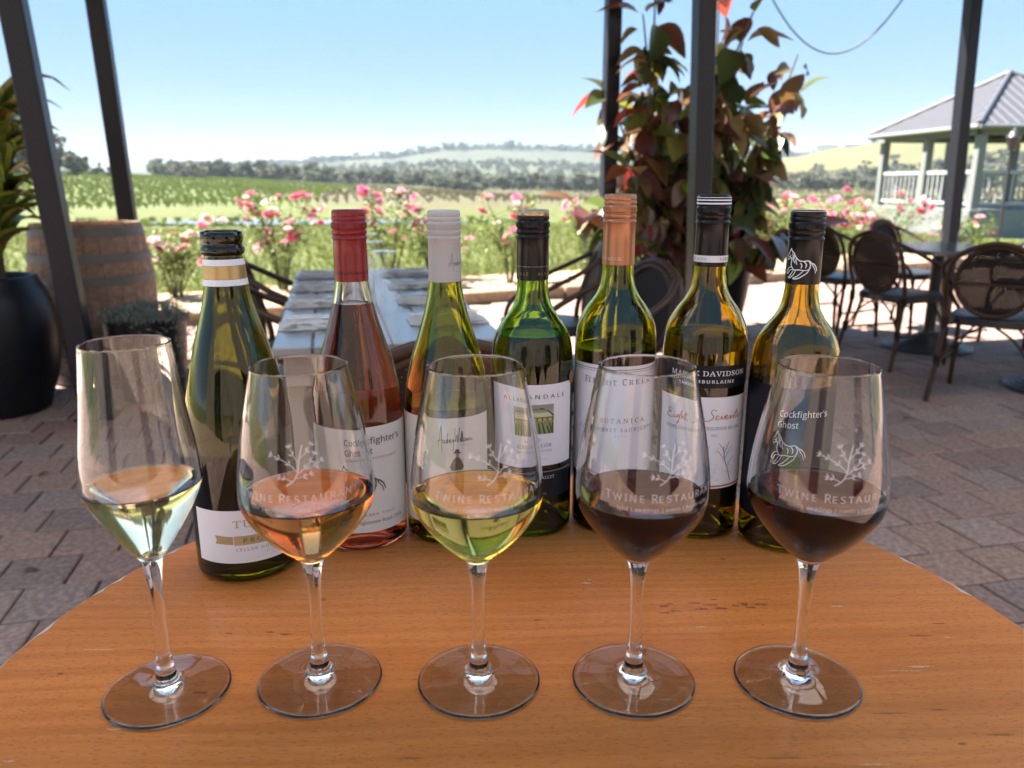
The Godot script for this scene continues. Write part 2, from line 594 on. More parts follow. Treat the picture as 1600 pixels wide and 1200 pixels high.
func veranda_structure() -> void:
	# posts: [along at the foot, along at the top, outwards]
	var posts := [[-1.19, -1.33, 4.1, "charcoal veranda post standing behind the large black pot"], [-1.22, -1.29, 5.5, "charcoal veranda post rising behind the wine barrel"],
		[2.05, 1.95, 4.1, "charcoal veranda post standing right before the rubber plant"], [1.98, 1.98, 5.5, "charcoal veranda post partly hidden behind the rubber plant's leaves"],
		[4.97, 4.84, 5.5, "charcoal veranda post with one sunlit face beside the cafe table"], [5.25, 5.25, 4.1, "charcoal veranda post beyond the cafe chairs"]]
	for p in posts:
		var t := thing("veranda_post", p[3], "post", veranda(p[0], p[2]), TURN, "veranda posts")
		var mb := MB.new()
		var lean: float = p[1] - p[0]
		var xf := Transform3D(Basis(Vector3(1, 0, 0), Vector3(lean / 2.8, 1, 0), Vector3(0, 0, 1)), Vector3.ZERO)
		mb.box(Vector3(-0.05, 0.0, -0.05), Vector3(0.05, 2.72, 0.05), 0.006, xf)
		part("shaft", mb.mesh(), M.charcoal_paint, t)
		var pl := MB.new()
		pl.box(Vector3(-0.075, 0.001, -0.075), Vector3(0.075, 0.012, 0.075), 0.003)
		part("base_plate", pl.mesh(), M.charcoal_paint, t)
	# the roof above: beams on the post rows, rafters, and sheeting from over the guests out to just past the posts
	var roof := thing("veranda_roof", "flat veranda roof shading the paved terrace, with an added opal strip for light", "roof", veranda(0, 0), TURN)
	for o in [1.2, 4.1, 5.5]:
		var b := MB.new()
		b.box(Vector3(-4.6, 2.72, -o - 0.06), Vector3(6.4, 2.90, -o + 0.06), 0.006)
		part("beam", b.mesh(), M.charcoal_paint, roof)
	for k in 11:
		var a := -4.6 + k * 1.0 + 0.5
		var b := MB.new()
		b.box(Vector3(a - 0.025, 2.903, -5.74), Vector3(a + 0.025, 3.0, -0.82), 0.004)
		part("rafter", b.mesh(), M.roof_underside, roof)
	var sh := MB.new()
	sh.quad(Vector3(-4.6, 3.006, -1.95), Vector3(6.4, 3.006, -1.95), Vector3(6.4, 3.006, -0.8), Vector3(-4.6, 3.006, -0.8), Vector3.DOWN)
	part("skylight_sheet", sh.mesh(), M.added_opal_sheet, roof)  # unseen strip, added to let sunlight down onto the tasting table
	var dk := MB.new()
	dk.box(Vector3(-4.6, 3.003, -5.76), Vector3(6.4, 3.04, -1.95))
	part("sheeting", dk.mesh(), M.roof_underside, roof)
	# the restaurant behind the guests: a cream wall in the sun, with glazed doors
	var wall := thing("restaurant_building", "cream rendered restaurant wall with glazed doors behind the terrace", "building", veranda(0, 0), TURN)
	var xs := [-9.0, -4.2, -2.4, 2.0, 3.8, 7.4, 9.2, 12.0]
	for k in range(0, xs.size() - 1, 2):
		var wb := MB.new()
		wb.box(Vector3(xs[k], -0.05, 3.6), Vector3(xs[k + 1], 3.6, 3.85))
		part("wall", wb.mesh(), M.cream_render, wall)
	for k in range(1, xs.size() - 1, 2):
		var wb := MB.new()
		wb.box(Vector3(xs[k], 2.3, 3.6), Vector3(xs[k + 1], 3.6, 3.85))
		part("wall", wb.mesh(), M.cream_render, wall)
		for e in 2:
			var x0: float = lerpf(xs[k], xs[k + 1], e * 0.5) + 0.03
			var x1: float = lerpf(xs[k], xs[k + 1], e * 0.5 + 0.5) - 0.03
			var fr := MB.new()
			fr.box(Vector3(x0, 0.0, 3.70), Vector3(x0 + 0.08, 2.28, 3.75))
			fr.box(Vector3(x1 - 0.08, 0.0, 3.70), Vector3(x1, 2.28, 3.75))
			fr.box(Vector3(x0 + 0.081, 0.0, 3.70), Vector3(x1 - 0.081, 0.2, 3.75))
			fr.box(Vector3(x0 + 0.081, 2.18, 3.70), Vector3(x1 - 0.081, 2.28, 3.75))
			var d := part("door", fr.mesh(), M.charcoal_paint, wall)
			var pn := MB.new()
			pn.box(Vector3(x0 + 0.081, 0.201, 3.72), Vector3(x1 - 0.081, 2.179, 3.73))
			part("pane", pn.mesh(), M.dark_pane, d)
	# festoon cable sagging between the outer posts
	var cab := MB.new()
	var path := []
	for k in 25:
		var t := k / 24.0
		var a := lerpf(2.98, 4.40, t)
		path.append(veranda(a, 5.5, 2.715 - 0.66 * 4.0 * t * (1.0 - t)))
	cab.tube(path, 0.006, 6)
	var o := part("festoon_cable", cab.mesh(), M.cable, self)
	tag(o, "thin cable sagging in a loop below the veranda roof", "cable")

func paver_mesh(seed: int) -> ArrayMesh:
	var q := RandomNumberGenerator.new()
	q.seed = seed
	var mb := MB.new()
	var h := 0.0958
	var b := 0.005
	var top := []
	var rim := []
	var low := []
	for s in [[-1, -1], [1, -1], [1, 1], [-1, 1]]:
		var y := q.randf_range(-0.0022, 0.0)
		top.append(Vector3(s[0] * (h - b), y, s[1] * (h - b)))
		rim.append(Vector3(s[0] * h, y - 0.004, s[1] * h))
		low.append(Vector3(s[0] * h, -0.03, s[1] * h))
	mb.quad(top[0], top[1], top[2], top[3], Vector3.UP)
	for k in 4:
		var e := (k + 1) % 4
		var out: Vector3 = rim[k] + rim[e]
		out.y = 0.0
		mb.quad(top[k], top[e], rim[e], rim[k], out.normalized() + Vector3.UP)
		mb.quad(rim[k], rim[e], low[e], low[k], out)
	return mb.mesh()

func paving() -> void:
	var base := MB.new()
	base.quad(veranda(-9, -8, -0.012), veranda(13, -8, -0.012), veranda(13, 9.5, -0.012), veranda(-9, 6.3, -0.012), Vector3.UP)
	var floor := struct("paving", base.mesh(), M.joint_sand)
	var shapes := []
	for k in 6: shapes.append(paver_mesh(300 + k))
	var eye := PHONE
	var near := []
	var rest := []
	var q := RandomNumberGenerator.new()
	q.seed = 5
	for row in range(-40, 52):
		var o := 1.8 + row * 0.2
		for k in range(-45, 66):
			var a := k * 0.2 + (0.1 if row % 2 != 0 else 0.0) - 0.01
			var p := veranda(a, o)
			# stay on the terrace side of the garden edging
			if (p - Vector3(-2.72, 0, -6.43)).dot(Vector3(-0.447, 0, -0.895)) > -0.14: continue
			var px := -p.z * 0.9686 + (eye.y) * 0.2487
			var vis := false
			if p.z < -1.0:
				var u := p.x / px * 1220.0
				var up := (-eye.y) * 0.9686 - p.z * 0.2487
				var w := 600.0 - up / px * 1220.0
				var sx := 800.0 + u
				vis = (sx > -20 and sx < 330 and w < 1040 and w > 600) or (sx > 1310 and sx < 1620 and w < 980 and w > 500)
			var tone := q.randi_range(0, 5)
			var shape := q.randi_range(0, 5)
			var spin := q.randi_range(0, 3)
			var xf := Transform3D(Basis(Vector3.UP, TURN + spin * PI / 2 + q.randf_range(-0.012, 0.012)), p + Vector3(0, q.randf_range(-0.0015, 0.0015), 0))
			if vis: near.append([o, xf, tone, shape])
			else: rest.append([o, xf, tone, shape])
	near.sort_custom(func(x, y): return x[0] < y[0])
	while near.size() > 300: rest.append(near.pop_back())
	for e in near: part("paver", shapes[e[3]], M["paver_tone_%d" % e[2]], floor, e[1])
	var tone_col := []
	for k in 6: tone_col.append((M["paver_tone_%d" % k].albedo_color as Color).srgb_to_linear())
	var field := MB.new()
	for e in rest:
		var am: ArrayMesh = shapes[e[3]]
		var arr := am.surface_get_arrays(0)
		var first := field.v.size()
		var xf: Transform3D = e[1]
		field.v.append_array(xf * (arr[Mesh.ARRAY_VERTEX] as PackedVector3Array))
		field.n.append_array(Transform3D(xf.basis, Vector3.ZERO) * (arr[Mesh.ARRAY_NORMAL] as PackedVector3Array))
		field.uv.append_array(arr[Mesh.ARRAY_TEX_UV])
		var cc := PackedColorArray()
		cc.resize(arr[Mesh.ARRAY_VERTEX].size())
		cc.fill(tone_col[e[2]])
		field.c.append_array(cc)
		for id in (arr[Mesh.ARRAY_INDEX] as PackedInt32Array): field.i.append(id + first)
	var f := part("paver_field", field.mesh(), M.paver_field, floor)
	f.set_meta("kind", "stuff")

func wood_texture() -> Array:
	# beech veneer: long bands, fine pores, short dark flecks; grain runs along x
	var s := 1536
	var im := Image.create(s, s, false, Image.FORMAT_RGB8)
	var hm := Image.create(s, s, false, Image.FORMAT_RGB8)
	var band := noise(1.0, 3, 3)
	var wave := noise(1.0, 4, 2)
	var pore := noise(1.0, 6, 2)
	var fleck := noise(1.0, 8, 1)
	var patch := noise(1.0, 12, 3)
	var a := lin(0.67, 0.214, 0.048)
	var b := lin(0.50, 0.140, 0.027)
	var d := lin(0.20, 0.06, 0.016)
	for y in s:
		var v := y * 0.76 / s
		for x in s:
			var u := x * 0.76 / s
			var bend := wave.get_noise_2d(u * 3.0, v * 5.0) * 0.006 + u * 0.035
			var w := v + bend
			var t := 0.45 + 0.6 * band.get_noise_2d(u * 1.3, w * 95.0)
			t += 0.35 * patch.get_noise_2d(u * 5.0, v * 5.0)
			var p := pore.get_noise_2d(u * 40.0, w * 1500.0)
			var col := a.lerp(b, clampf(t + p * 0.45, 0, 1))
			var k := fleck.get_noise_2d(u * 120.0, w * 1150.0)
			if k > 0.6: col = col.lerp(d, clampf((k - 0.6) * 3.0, 0, 0.6))
			im.set_pixel(x, y, col)
			var h := 0.6 + p * 0.25 - maxf(k - 0.5, 0.0)
			hm.set_pixel(x, y, Color(h, h, h))
	# marks of use: [x, z, half length, half width, dark or pale]
	var marks := [[0.151, -0.556, 0.009, 0.0014, 1], [0.166, -0.557, 0.006, 0.002, 1], [0.178, -0.561, 0.004, 0.0012, 1], [0.19, -0.558, 0.005, 0.0014, 1], [0.128, -0.553, 0.005, 0.0012, 1], [0.062, -0.598, 0.004, 0.0016, 0], [0.066, -0.603, 0.0025, 0.001, 0],
		[-0.17, -0.52, 0.005, 0.0014, 1], [-0.183, -0.523, 0.004, 0.0012, 1], [-0.155, -0.57, 0.004, 0.0018, 1], [-0.245, -0.415, 0.007, 0.0011, 0], [0.02, -0.54, 0.004, 0.0014, 1], [0.095, -0.463, 0.006, 0.001, 1], [0.26, -0.56, 0.006, 0.0012, 0], [0.285, -0.48, 0.012, 0.0008, 0],
		[0.27, -0.475, 0.016, 0.0006, 0], [0.16, -0.39, 0.012, 0.0007, 1], [0.21, -0.385, 0.01, 0.0006, 0], [-0.3, -0.5, 0.012, 0.0005, 0], [-0.07, -0.62, 0.009, 0.0006, 1], [0.3, -0.41, 0.01, 0.001, 1], [0.24, -0.43, 0.015, 0.0005, 1], [-0.06, -0.39, 0.008, 0.0007, 1]]
	var mq := RandomNumberGenerator.new()
	mq.seed = 404
	for k in 46: marks.append([0.0165 + mq.randf_range(-0.33, 0.33), -0.478 + mq.randf_range(-0.30, 0.26), mq.randf_range(0.002, 0.010), mq.randf_range(0.0005, 0.0013), 1 if mq.randf() < 0.75 else 0])
	for k in 9: marks.append([0.165 + mq.randf_range(-0.045, 0.05), -0.56 + mq.randf_range(-0.014, 0.012), mq.randf_range(0.003, 0.008), mq.randf_range(0.0009, 0.002), 1])
	for mk in marks:
		var cx: float = (mk[0] - 0.0165 + 0.38) / 0.76 * s
		var cy: float = (mk[1] + 0.478 + 0.38) / 0.76 * s
		var lx: float = mk[2] / 0.76 * s
		var ly: float = maxf(mk[3] / 0.76 * s, 1.2)
		for y in range(int(cy - ly * 2 - 2), int(cy + ly * 2 + 3)):
			for x in range(int(cx - lx * 1.3), int(cx + lx * 1.3)):
				if x < 0 or y < 0 or x >= s or y >= s: continue
				var n2 := pore.get_noise_2d(x * 0.11, y * 0.19) * 0.9
				var e := pow((x - cx) / lx, 2) + pow((y - cy) / ly, 2) + n2
				if e < 1.0:
					var tgt := d if mk[4] == 1 else lin(0.56, 0.42, 0.30)
					im.set_pixel(x, y, im.get_pixel(x, y).lerp(tgt, clampf((1.0 - e) * 1.6, 0, 0.8)))
	return [ImageTexture.create_from_image(im), ImageTexture.create_from_image(hm)]

func tasting_table() -> void:
	var t := thing("round_table", "round orange-brown wooden table carrying the tasting glasses and bottles", "table", Vector3(0.0165, 0, -0.478))
	var tex := wood_texture()
	var wood := plain("table_wood", Color.WHITE, 0.36, 0.0, 0.42)
	wood.albedo_texture = tex[0]
	wood.heightmap_enabled = true; wood.heightmap_texture = tex[1]; wood.heightmap_scale = 0.012
	wood.clearcoat_enabled = true; wood.clearcoat = 0.3; wood.clearcoat_roughness = 0.16
	var R := 0.376
	var mb := MB.new()
	var hub := mb.vert(Vector3(0, TABLE_Y, 0), Vector3.UP, Vector2(0.5, 0.5))
	var w := noise(0.9, 50, 3)
	for j in 241:
		var a := TAU * (j % 240) / 240.0
		# unevenly worn veneer; its pale rim also stands in for an edge highlight
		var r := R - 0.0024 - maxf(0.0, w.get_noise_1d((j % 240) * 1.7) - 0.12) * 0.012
		var p := Vector3(sin(a) * r, TABLE_Y, cos(a) * r)
		mb.vert(p, Vector3.UP, Vector2(0.5 + p.x / 0.76, 0.5 + p.z / 0.76))
	for j in 240: mb.face(hub, hub + 1 + j, hub + 2 + j)
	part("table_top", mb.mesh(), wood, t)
	var eb := MB.new()
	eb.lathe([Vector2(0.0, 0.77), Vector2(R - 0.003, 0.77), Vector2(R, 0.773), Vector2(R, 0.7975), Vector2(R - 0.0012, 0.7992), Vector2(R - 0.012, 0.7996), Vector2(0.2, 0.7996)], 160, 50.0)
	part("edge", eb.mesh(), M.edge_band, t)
	var st := MB.new()
	st.lathe(smooth([Vector2(0.036, 0.03), Vector2(0.034, 0.3), Vector2(0.034, 0.6), Vector2(0.045, 0.74), Vector2(0.12, 0.768)], 4), 32)
	part("column", st.mesh(), M.cast_iron, t)
	var bs := MB.new()
	bs.lathe([Vector2(0.0, 0.001), Vector2(0.24, 0.001), Vector2(0.245, 0.012), Vector2(0.2, 0.026), Vector2(0.08, 0.04), Vector2(0.036, 0.055), Vector2(0.0, 0.055)], 40)
	part("foot", bs.mesh(), M.cast_iron, t)

func inner_at(prof: Array, y: float) -> float:      # radius of a rising profile at a height
	for k in prof.size() - 1:
		var p: Vector2 = prof[k]
		var q: Vector2 = prof[k + 1]
		if y >= p.y and y <= q.y and q.y > p.y: return lerpf(p.x, q.x, (y - p.y) / (q.y - p.y))
	return prof[-1].x

# A stemmed glass: one solid of glass whose inside below the wine is the border of glass and wine.
func stemware(called: String, label: String, at: Vector3, outer: Array, foot: float, level: float, wine_in: StandardMaterial3D, wine_top: StandardMaterial3D, stem_h: float, group: String) -> Node3D:
	var g := thing(called, label, "wine glass", at, 0.0, group)
	var wall := 0.00115
	var bowl := smooth(outer, 8)              # outside of the bowl, from the stem upwards
	var inn := []
	for k in bowl.size():
		var p: Vector2 = bowl[k]
		var d: Vector2 = bowl[mini(k + 1, bowl.size() - 1)] - bowl[maxi(k - 1, 0)]
		var nn := Vector2(-d.y, d.x).normalized()
		var thick := wall + 0.0035 * exp(-(p.y - outer[0].y) / 0.006)
		var q := p + nn * thick
		if q.x > 0.0008 and q.y > outer[0].y + 0.004: inn.append(q)
	inn.push_front(Vector2(0.0, inn[0].y - 0.0012))
	var top: Vector2 = bowl[-1]
	var prof := [Vector2(0.0, 0.0035), Vector2(0.012, 0.0031), Vector2(foot - 0.008, 0.0012), Vector2(foot - 0.002, 0.0006), Vector2(foot - 0.0006, 0.0008), Vector2(foot, 0.0014), Vector2(foot - 0.0004, 0.0021), Vector2(foot - 0.002, 0.0026)]
	prof.append_array(smooth([Vector2(foot - 0.002, 0.0026), Vector2(0.028, 0.0037), Vector2(0.016, 0.0058), Vector2(0.0092, 0.0088), Vector2(0.0070, 0.0125), Vector2(0.0056, 0.018), Vector2(0.0046, 0.026), Vector2(0.0041, 0.038), Vector2(0.0040, stem_h - 0.03), Vector2(0.0044, stem_h - 0.018), Vector2(0.0056, stem_h - 0.007), bowl[0]], 6).slice(1))
	prof.append_array(bowl.slice(1))
	prof.append_array([top + Vector2(0.00005, 0.0005), top + Vector2(-wall * 0.5, 0.0009), top + Vector2(-wall, 0.0005)])
	var down := inn.duplicate()
	down.reverse()
	var r_lev := inner_at(inn, level)
	var above := []
	var below := [Vector2(r_lev, level)]
	for p in down:
		if p.y > level + 1e-5: above.append(p)
		else: below.append(p)
	prof.append_array(above)
	prof.append(Vector2(r_lev, level))
	var mb := MB.new()
	mb.lathe(prof, 96, 60.0)
	part("glass", mb.mesh(), M.clear_glass, g)
	var wine := MB.new()
	wine.lathe(below, 96, 60.0)
	var w := part("wine", wine.mesh(), wine_in, g)
	var sf := MB.new()
	sf.lathe([Vector2(r_lev, level), Vector2(r_lev - 0.0006, level - 0.0009), Vector2(r_lev - 0.0016, level - 0.0014), Vector2(r_lev - 0.003, level - 0.0016), Vector2(0.0, level - 0.0016)], 96, 60.0)
	part("wine_surface", sf.mesh(), wine_top, w)
	g.set_meta("profile", bowl)
	return g

func restaurant_mark(g: Node3D, face: float) -> void:
	# the engraved sprig and lettering on the bowl
	var bowl: Array = g.get_meta("profile")
	g.remove_meta("profile")
	var rad := func(y: float) -> float: return inner_at(bowl, y)
	var sans := SystemFont.new()
	sans.font_names = PackedStringArray(["Droid Sans"])
	var p := Print.new()
	var W := Color.WHITE
	p.text("T", sans, Vector2(-0.0385, 0.1498), 0.0052, W, -1, 0.0)
	p.text("WINE", sans, Vector2(-0.0335, 0.1493), 0.0041, W, -1, 0.0185, 0.16)
	p.text("R", sans, Vector2(-0.0105, 0.1498), 0.0052, W, -1, 0.0)
	p.text("ESTAURANT", sans, Vector2(-0.0062, 0.1493), 0.0041, W, -1, 0.0445, 0.16)
	p.text("food | weddings | events | hunter valley", sans, Vector2(0.0, 0.1428), 0.0023, W, 0, 0.062, 0.05)
	# sprig: a leaning stem with twigs that end in small leaves
	var sp := Print.new()
	var stem := [Vector2(-0.008, 0.1565), Vector2(-0.003, 0.1600), Vector2(0.0, 0.1655), Vector2(0.001, 0.1735), Vector2(0.0035, 0.1840)]
	sp.stroke(stem, 0.0009, W)
	var twigs := [[Vector2(0.0, 0.1655), Vector2(-0.005, 0.1705), Vector2(-0.0115, 0.1745), Vector2(-0.0165, 0.1765)], [Vector2(-0.0005, 0.1640), Vector2(0.004, 0.1675), Vector2(0.008, 0.1715), Vector2(0.0105, 0.1760)],
		[Vector2(0.0008, 0.1720), Vector2(-0.0025, 0.1765), Vector2(-0.0045, 0.1815)], [Vector2(0.004, 0.1675), Vector2(0.010, 0.1690), Vector2(0.0145, 0.1715)], [Vector2(-0.004, 0.1592), Vector2(-0.008, 0.1612), Vector2(-0.011, 0.1618)], [Vector2(0.0012, 0.1745), Vector2(0.0055, 0.1785), Vector2(0.0085, 0.1825)],
		[Vector2(-0.0015, 0.1615), Vector2(0.003, 0.1622), Vector2(0.007, 0.1635)]]
	for t in twigs:
		sp.stroke(t, 0.00062, W)
		for k in [1, 2, 3]:
			if k >= t.size(): continue
			var c: Vector2 = t[k]
			var d: Vector2 = (t[k] - t[k - 1]).normalized()
			for s in [-0.6, 0.0, 0.6]:
				if s == 0.0 and k < t.size() - 1: continue
				var e := d.rotated(s)
				var l := 0.0040
				var n2 := Vector2(-e.y, e.x) * 0.00062
				sp.poly([c + e * 0.0004, c + e * l * 0.5 + n2, c + e * l, c + e * l * 0.5 - n2], W)
	for k in sp.t:
		for e in 3: k[e] = Vector2(0.001, 0.1575) + (k[e] - Vector2(0.0, 0.1565)) * 0.86
	p.t.append_array(sp.t)
	var o := part("engraved_lettering", p.wrapped(rad, 0.00012, face), M.etching, g)
	o.set_meta("label", "engraved sprig over fine restaurant lettering")

func wine_glasses() -> void:
	var deep := 1.5 / 1.34
	glass("liquid_surface", Color(1, 1, 1), 1.34)
	# wine colours: what passes the border between glass and wine
	var gold := glass("wine_straw", Color(0.99, 0.98, 0.86), deep)
	var yellow := glass("wine_yellow", Color(1.0, 0.94, 0.52), deep)
	var rose := glass("wine_rose", Color(1.0, 0.69, 0.42), deep)
	var red := glass("wine_red", Color(0.12, 0.006, 0.012), deep)
	var tulip := [Vector2(0.0078, 0.0905), Vector2(0.0142, 0.0965), Vector2(0.0232, 0.1050), Vector2(0.0325, 0.1160), Vector2(0.0393, 0.1270), Vector2(0.0420, 0.1365), Vector2(0.0419, 0.1480), Vector2(0.0398, 0.1660), Vector2(0.0362, 0.1860), Vector2(0.0325, 0.2040), Vector2(0.0293, 0.2195)]
	var flute := [Vector2(0.0070, 0.0975), Vector2(0.0130, 0.1060), Vector2(0.0205, 0.1180), Vector2(0.0290, 0.1330), Vector2(0.0342, 0.1450), Vector2(0.0344, 0.1560), Vector2(0.0332, 0.1700), Vector2(0.0302, 0.1910), Vector2(0.0273, 0.2150), Vector2(0.0252, 0.2355)]
	var Y := TABLE_Y
	var gr := "tasting glasses in a row"
	var f := stemware("sparkling_wine_glass", "slim flute with a little pale sparkling wine and no lettering", Vector3(-0.2285, Y, -0.4521), flute, 0.0398, 0.1485, gold, M.liquid_surface, 0.0975, gr)
	f.remove_meta("profile")
	restaurant_mark(stemware("wine_glass", "wine glass holding orange rose wine", Vector3(-0.1300, Y, -0.4639), tulip, 0.0412, 0.1375, rose, M.liquid_surface, 0.0905, gr), deg_to_rad(7.5))
	restaurant_mark(stemware("wine_glass", "wine glass holding pale yellow white wine", Vector3(-0.0224, Y, -0.4632), tulip, 0.0412, 0.1375, yellow, M.liquid_surface, 0.0905, gr), deg_to_rad(19.5))
	restaurant_mark(stemware("wine_glass", "wine glass of red wine between the white and the other red", Vector3(0.0823, Y, -0.4639), tulip, 0.0412, 0.1370, red, M.liquid_surface, 0.0905, gr), deg_to_rad(13.0))
	restaurant_mark(stemware("wine_glass", "wine glass of red wine before the horse-labelled black bottle", Vector3(0.1930, Y, -0.4632), tulip, 0.0412, 0.1390, red, M.liquid_surface, 0.0905, gr), deg_to_rad(-1.0))

# d: at, outer (profile from the foot upwards to the mouth), level, green, wine, cap {from, to, mat, r}
func bottle(label: String, at: Vector3, outer: Array, level: float, gm: StandardMaterial3D, wm: StandardMaterial3D, wt: StandardMaterial3D, open := false) -> Node3D:
	var b := thing("wine_bottle", label, "wine bottle", at, 0.0, "wine bottles in a row")
	var body := smooth(outer, 6)
	var wall := 0.0026
	var foot: float = outer[0].x
	var prof := [Vector2(0.0, 0.024), Vector2(0.006, 0.0232), Vector2(0.013, 0.019), Vector2(0.020, 0.010), Vector2(foot - 0.010, 0.0035), Vector2(foot - 0.005, 0.0008), Vector2(foot - 0.0025, 0.0006)]
	prof.append_array(body)
	var top: Vector2 = body[-1]
	prof.append(Vector2(top.x - wall, top.y))
	# inside: the shoulder and neck offset by the wall, the floor of the wine following the punt
	var inn := [Vector2(0.0, 0.0285), Vector2(0.0075, 0.0275), Vector2(0.016, 0.0235), Vector2(0.023, 0.0145), Vector2(foot - 0.008, 0.008), Vector2(foot - 0.004, 0.0065)]
	for p in body:
		if p.y > 0.012: inn.append(Vector2(p.x - wall, p.y))
	var r_lev := inner_at(inn, level)
	var above := []
	var below := [Vector2(r_lev, level)]
	var down := inn.duplicate()
	down.reverse()
	for p in down:
		if p.y > level + 1e-5 and p.x > 0.004: above.append(p)
		elif p.y <= level: below.append(p)
	prof.append_array(above)
	prof.append(Vector2(r_lev, level))
	var mb := MB.new()
	mb.lathe(prof, 80, 50.0)
	part("glass", mb.mesh(), gm, b)
	var wn := MB.new()
	wn.lathe(below, 80, 50.0)
	var w := part("wine", wn.mesh(), wm, b)
	var sf := MB.new()
	sf.lathe([Vector2(r_lev, level), Vector2(r_lev - 0.001, level - 0.0010), Vector2(r_lev - 0.003, level - 0.0014), Vector2(0.0, level - 0.0014)], 80, 60.0)
	part("wine_surface", sf.mesh(), wt, w)
	return b

func bordeaux(cap_foot: float) -> Array:
	var s := cap_foot
	return [Vector2(0.0352, 0.0006), Vector2(0.0376, 0.0030), Vector2(0.0385, 0.0080), Vector2(0.0385, 0.05), Vector2(0.0385, 0.10), Vector2(0.0385, s - 0.085), Vector2(0.0381, s - 0.070), Vector2(0.0364, s - 0.057), Vector2(0.0330, s - 0.047), Vector2(0.0275, s - 0.038), Vector2(0.0215, s - 0.030), Vector2(0.0170, s - 0.021), Vector2(0.0148, s - 0.010), Vector2(0.0141, s), Vector2(0.0138, s + 0.02), Vector2(0.0136, s + 0.058)]

func burgundy(cap_foot: float) -> Array:
	var s := cap_foot
	return [Vector2(0.0375, 0.0006), Vector2(0.0400, 0.0032), Vector2(0.0408, 0.0085), Vector2(0.0409, 0.05), Vector2(0.0409, 0.095), Vector2(0.0405, s - 0.122), Vector2(0.0385, s - 0.098), Vector2(0.0340, s - 0.075), Vector2(0.0280, s - 0.055), Vector2(0.0222, s - 0.036), Vector2(0.0176, s - 0.018), Vector2(0.0152, s - 0.004), Vector2(0.0143, s + 0.01), Vector2(0.0136, s + 0.058)]

# a screw cap: a sleeve over the neck, grooved and knurled near the top
func screw_cap(b: Node3D, foot: float, top: float, m: StandardMaterial3D, top_m: StandardMaterial3D = null, bands := []) -> Node3D:
	var r := 0.0149
	var mb := MB.new()
	var p := [Vector2(r - 0.0007, foot), Vector2(r, foot + 0.0004), Vector2(r - 0.0002, foot + 0.02)]
	var y := top - 0.026
	p.append_array([Vector2(r - 0.0004, y), Vector2(r - 0.0001, y + 0.0006), Vector2(r + 0.0003, y + 0.0016), Vector2(r + 0.0003, y + 0.0026), Vector2(r - 0.0007, y + 0.0036), Vector2(r - 0.0007, y + 0.0042)])
	p.append_array([Vector2(r + 0.0002, y + 0.0050), Vector2(r + 0.0002, y + 0.0080), Vector2(r - 0.0006, y + 0.0086), Vector2(r - 0.0006, y + 0.0092), Vector2(r + 0.0001, y + 0.0100), Vector2(r + 0.0001, y + 0.0150), Vector2(r - 0.0007, y + 0.0158), Vector2(r - 0.0007, y + 0.0166), Vector2(r, y + 0.0174), Vector2(r, y + 0.0196), Vector2(r - 0.0006, y + 0.0204)])
	var crown := [Vector2(r - 0.0006, y + 0.0204), Vector2(r - 0.0002, y + 0.0212), Vector2(r - 0.0003, y + 0.0240), Vector2(r - 0.0010, y + 0.0256), Vector2(r - 0.0024, top), Vector2(0.0, top)]
	if top_m == null: p.append_array(crown.slice(1))
	mb.lathe(p, 64, 50.0)
	var cap := part("screw_cap", mb.mesh(), m, b)
	if top_m:
		var cr := MB.new()
		cr.lathe(crown, 64, 50.0)
		part("cap_top", cr.mesh(), top_m, cap)
	# knurling
	var kn := MB.new()
	for k in 56:
		var a := TAU * k / 56.0
		var xf := Transform3D(Basis(Vector3.UP, a), Vector3.ZERO)
		kn.box(Vector3(-0.0004, y + 0.0104, r - 0.0006), Vector3(0.0004, y + 0.0146, r + 0.0005), 0.0, xf)
	var ko := part("knurling", kn.mesh(), m, cap)
	ko.set_meta("kind", "stuff")
	for bd in bands:
		var bm := MB.new()
		bm.lathe([Vector2(r + 0.00002, bd[0]), Vector2(r + 0.0003, bd[0] + 0.0001), Vector2(r + 0.0003, bd[1] - 0.0001), Vector2(r + 0.00002, bd[1])], 64, 50.0)
		part("cap_band", bm.mesh(), bd[2], cap)
	return cap

func sleeve(r: float, y0: float, y1: float, a0: float, a1: float, round_bottom := 0.0) -> ArrayMesh:
	var mb := MB.new()
	var cols := 48
	var rows := 10
	for k in rows + 1:
		for j in cols + 1:
			var t := float(j) / cols
			var a := deg_to_rad(lerpf(a0, a1, t))
			var edge := pow(absf(2.0 * t - 1.0), 6.0) * round_bottom
			var y := lerpf(y0 + edge, y1, float(k) / rows)
			var nn := Vector3(sin(a), 0, cos(a))
			mb.vert(nn * r + Vector3(0, y, 0), nn, Vector2(t, float(k) / rows))
	for k in rows:
		for j in cols:
			var a := k * (cols + 1) + j
			var b := a + cols + 1
			mb.face(a, a + 1, b); mb.face(a + 1, b + 1, b)
	return mb.mesh()

func label(b: Node3D, r: float, y0: float, y1: float, a0: float, a1: float, m: Material, ink: Print, face: float, round_bottom := 0.0) -> void:
	var l := part("label", sleeve(r + 0.0003, y0, y1, a0, a1, round_bottom), m, b)
	if ink: part("printing", ink.wrapped(func(_y: float) -> float: return r, 0.0006, deg_to_rad(face)), M.print, l)

func back_label(b: Node3D, r: float, y0: float, y1: float, half: float, mid: float, m: Material) -> void:
	part("back_label", sleeve(r + 0.0003, y0, y1, 180.0 + mid - half, 180.0 + mid + half), m, b)

func fonts(called: String, bold := false) -> SystemFont:
	var f := SystemFont.new()
	f.font_names = PackedStringArray([called])
	if bold: f.font_weight = 700
	return f

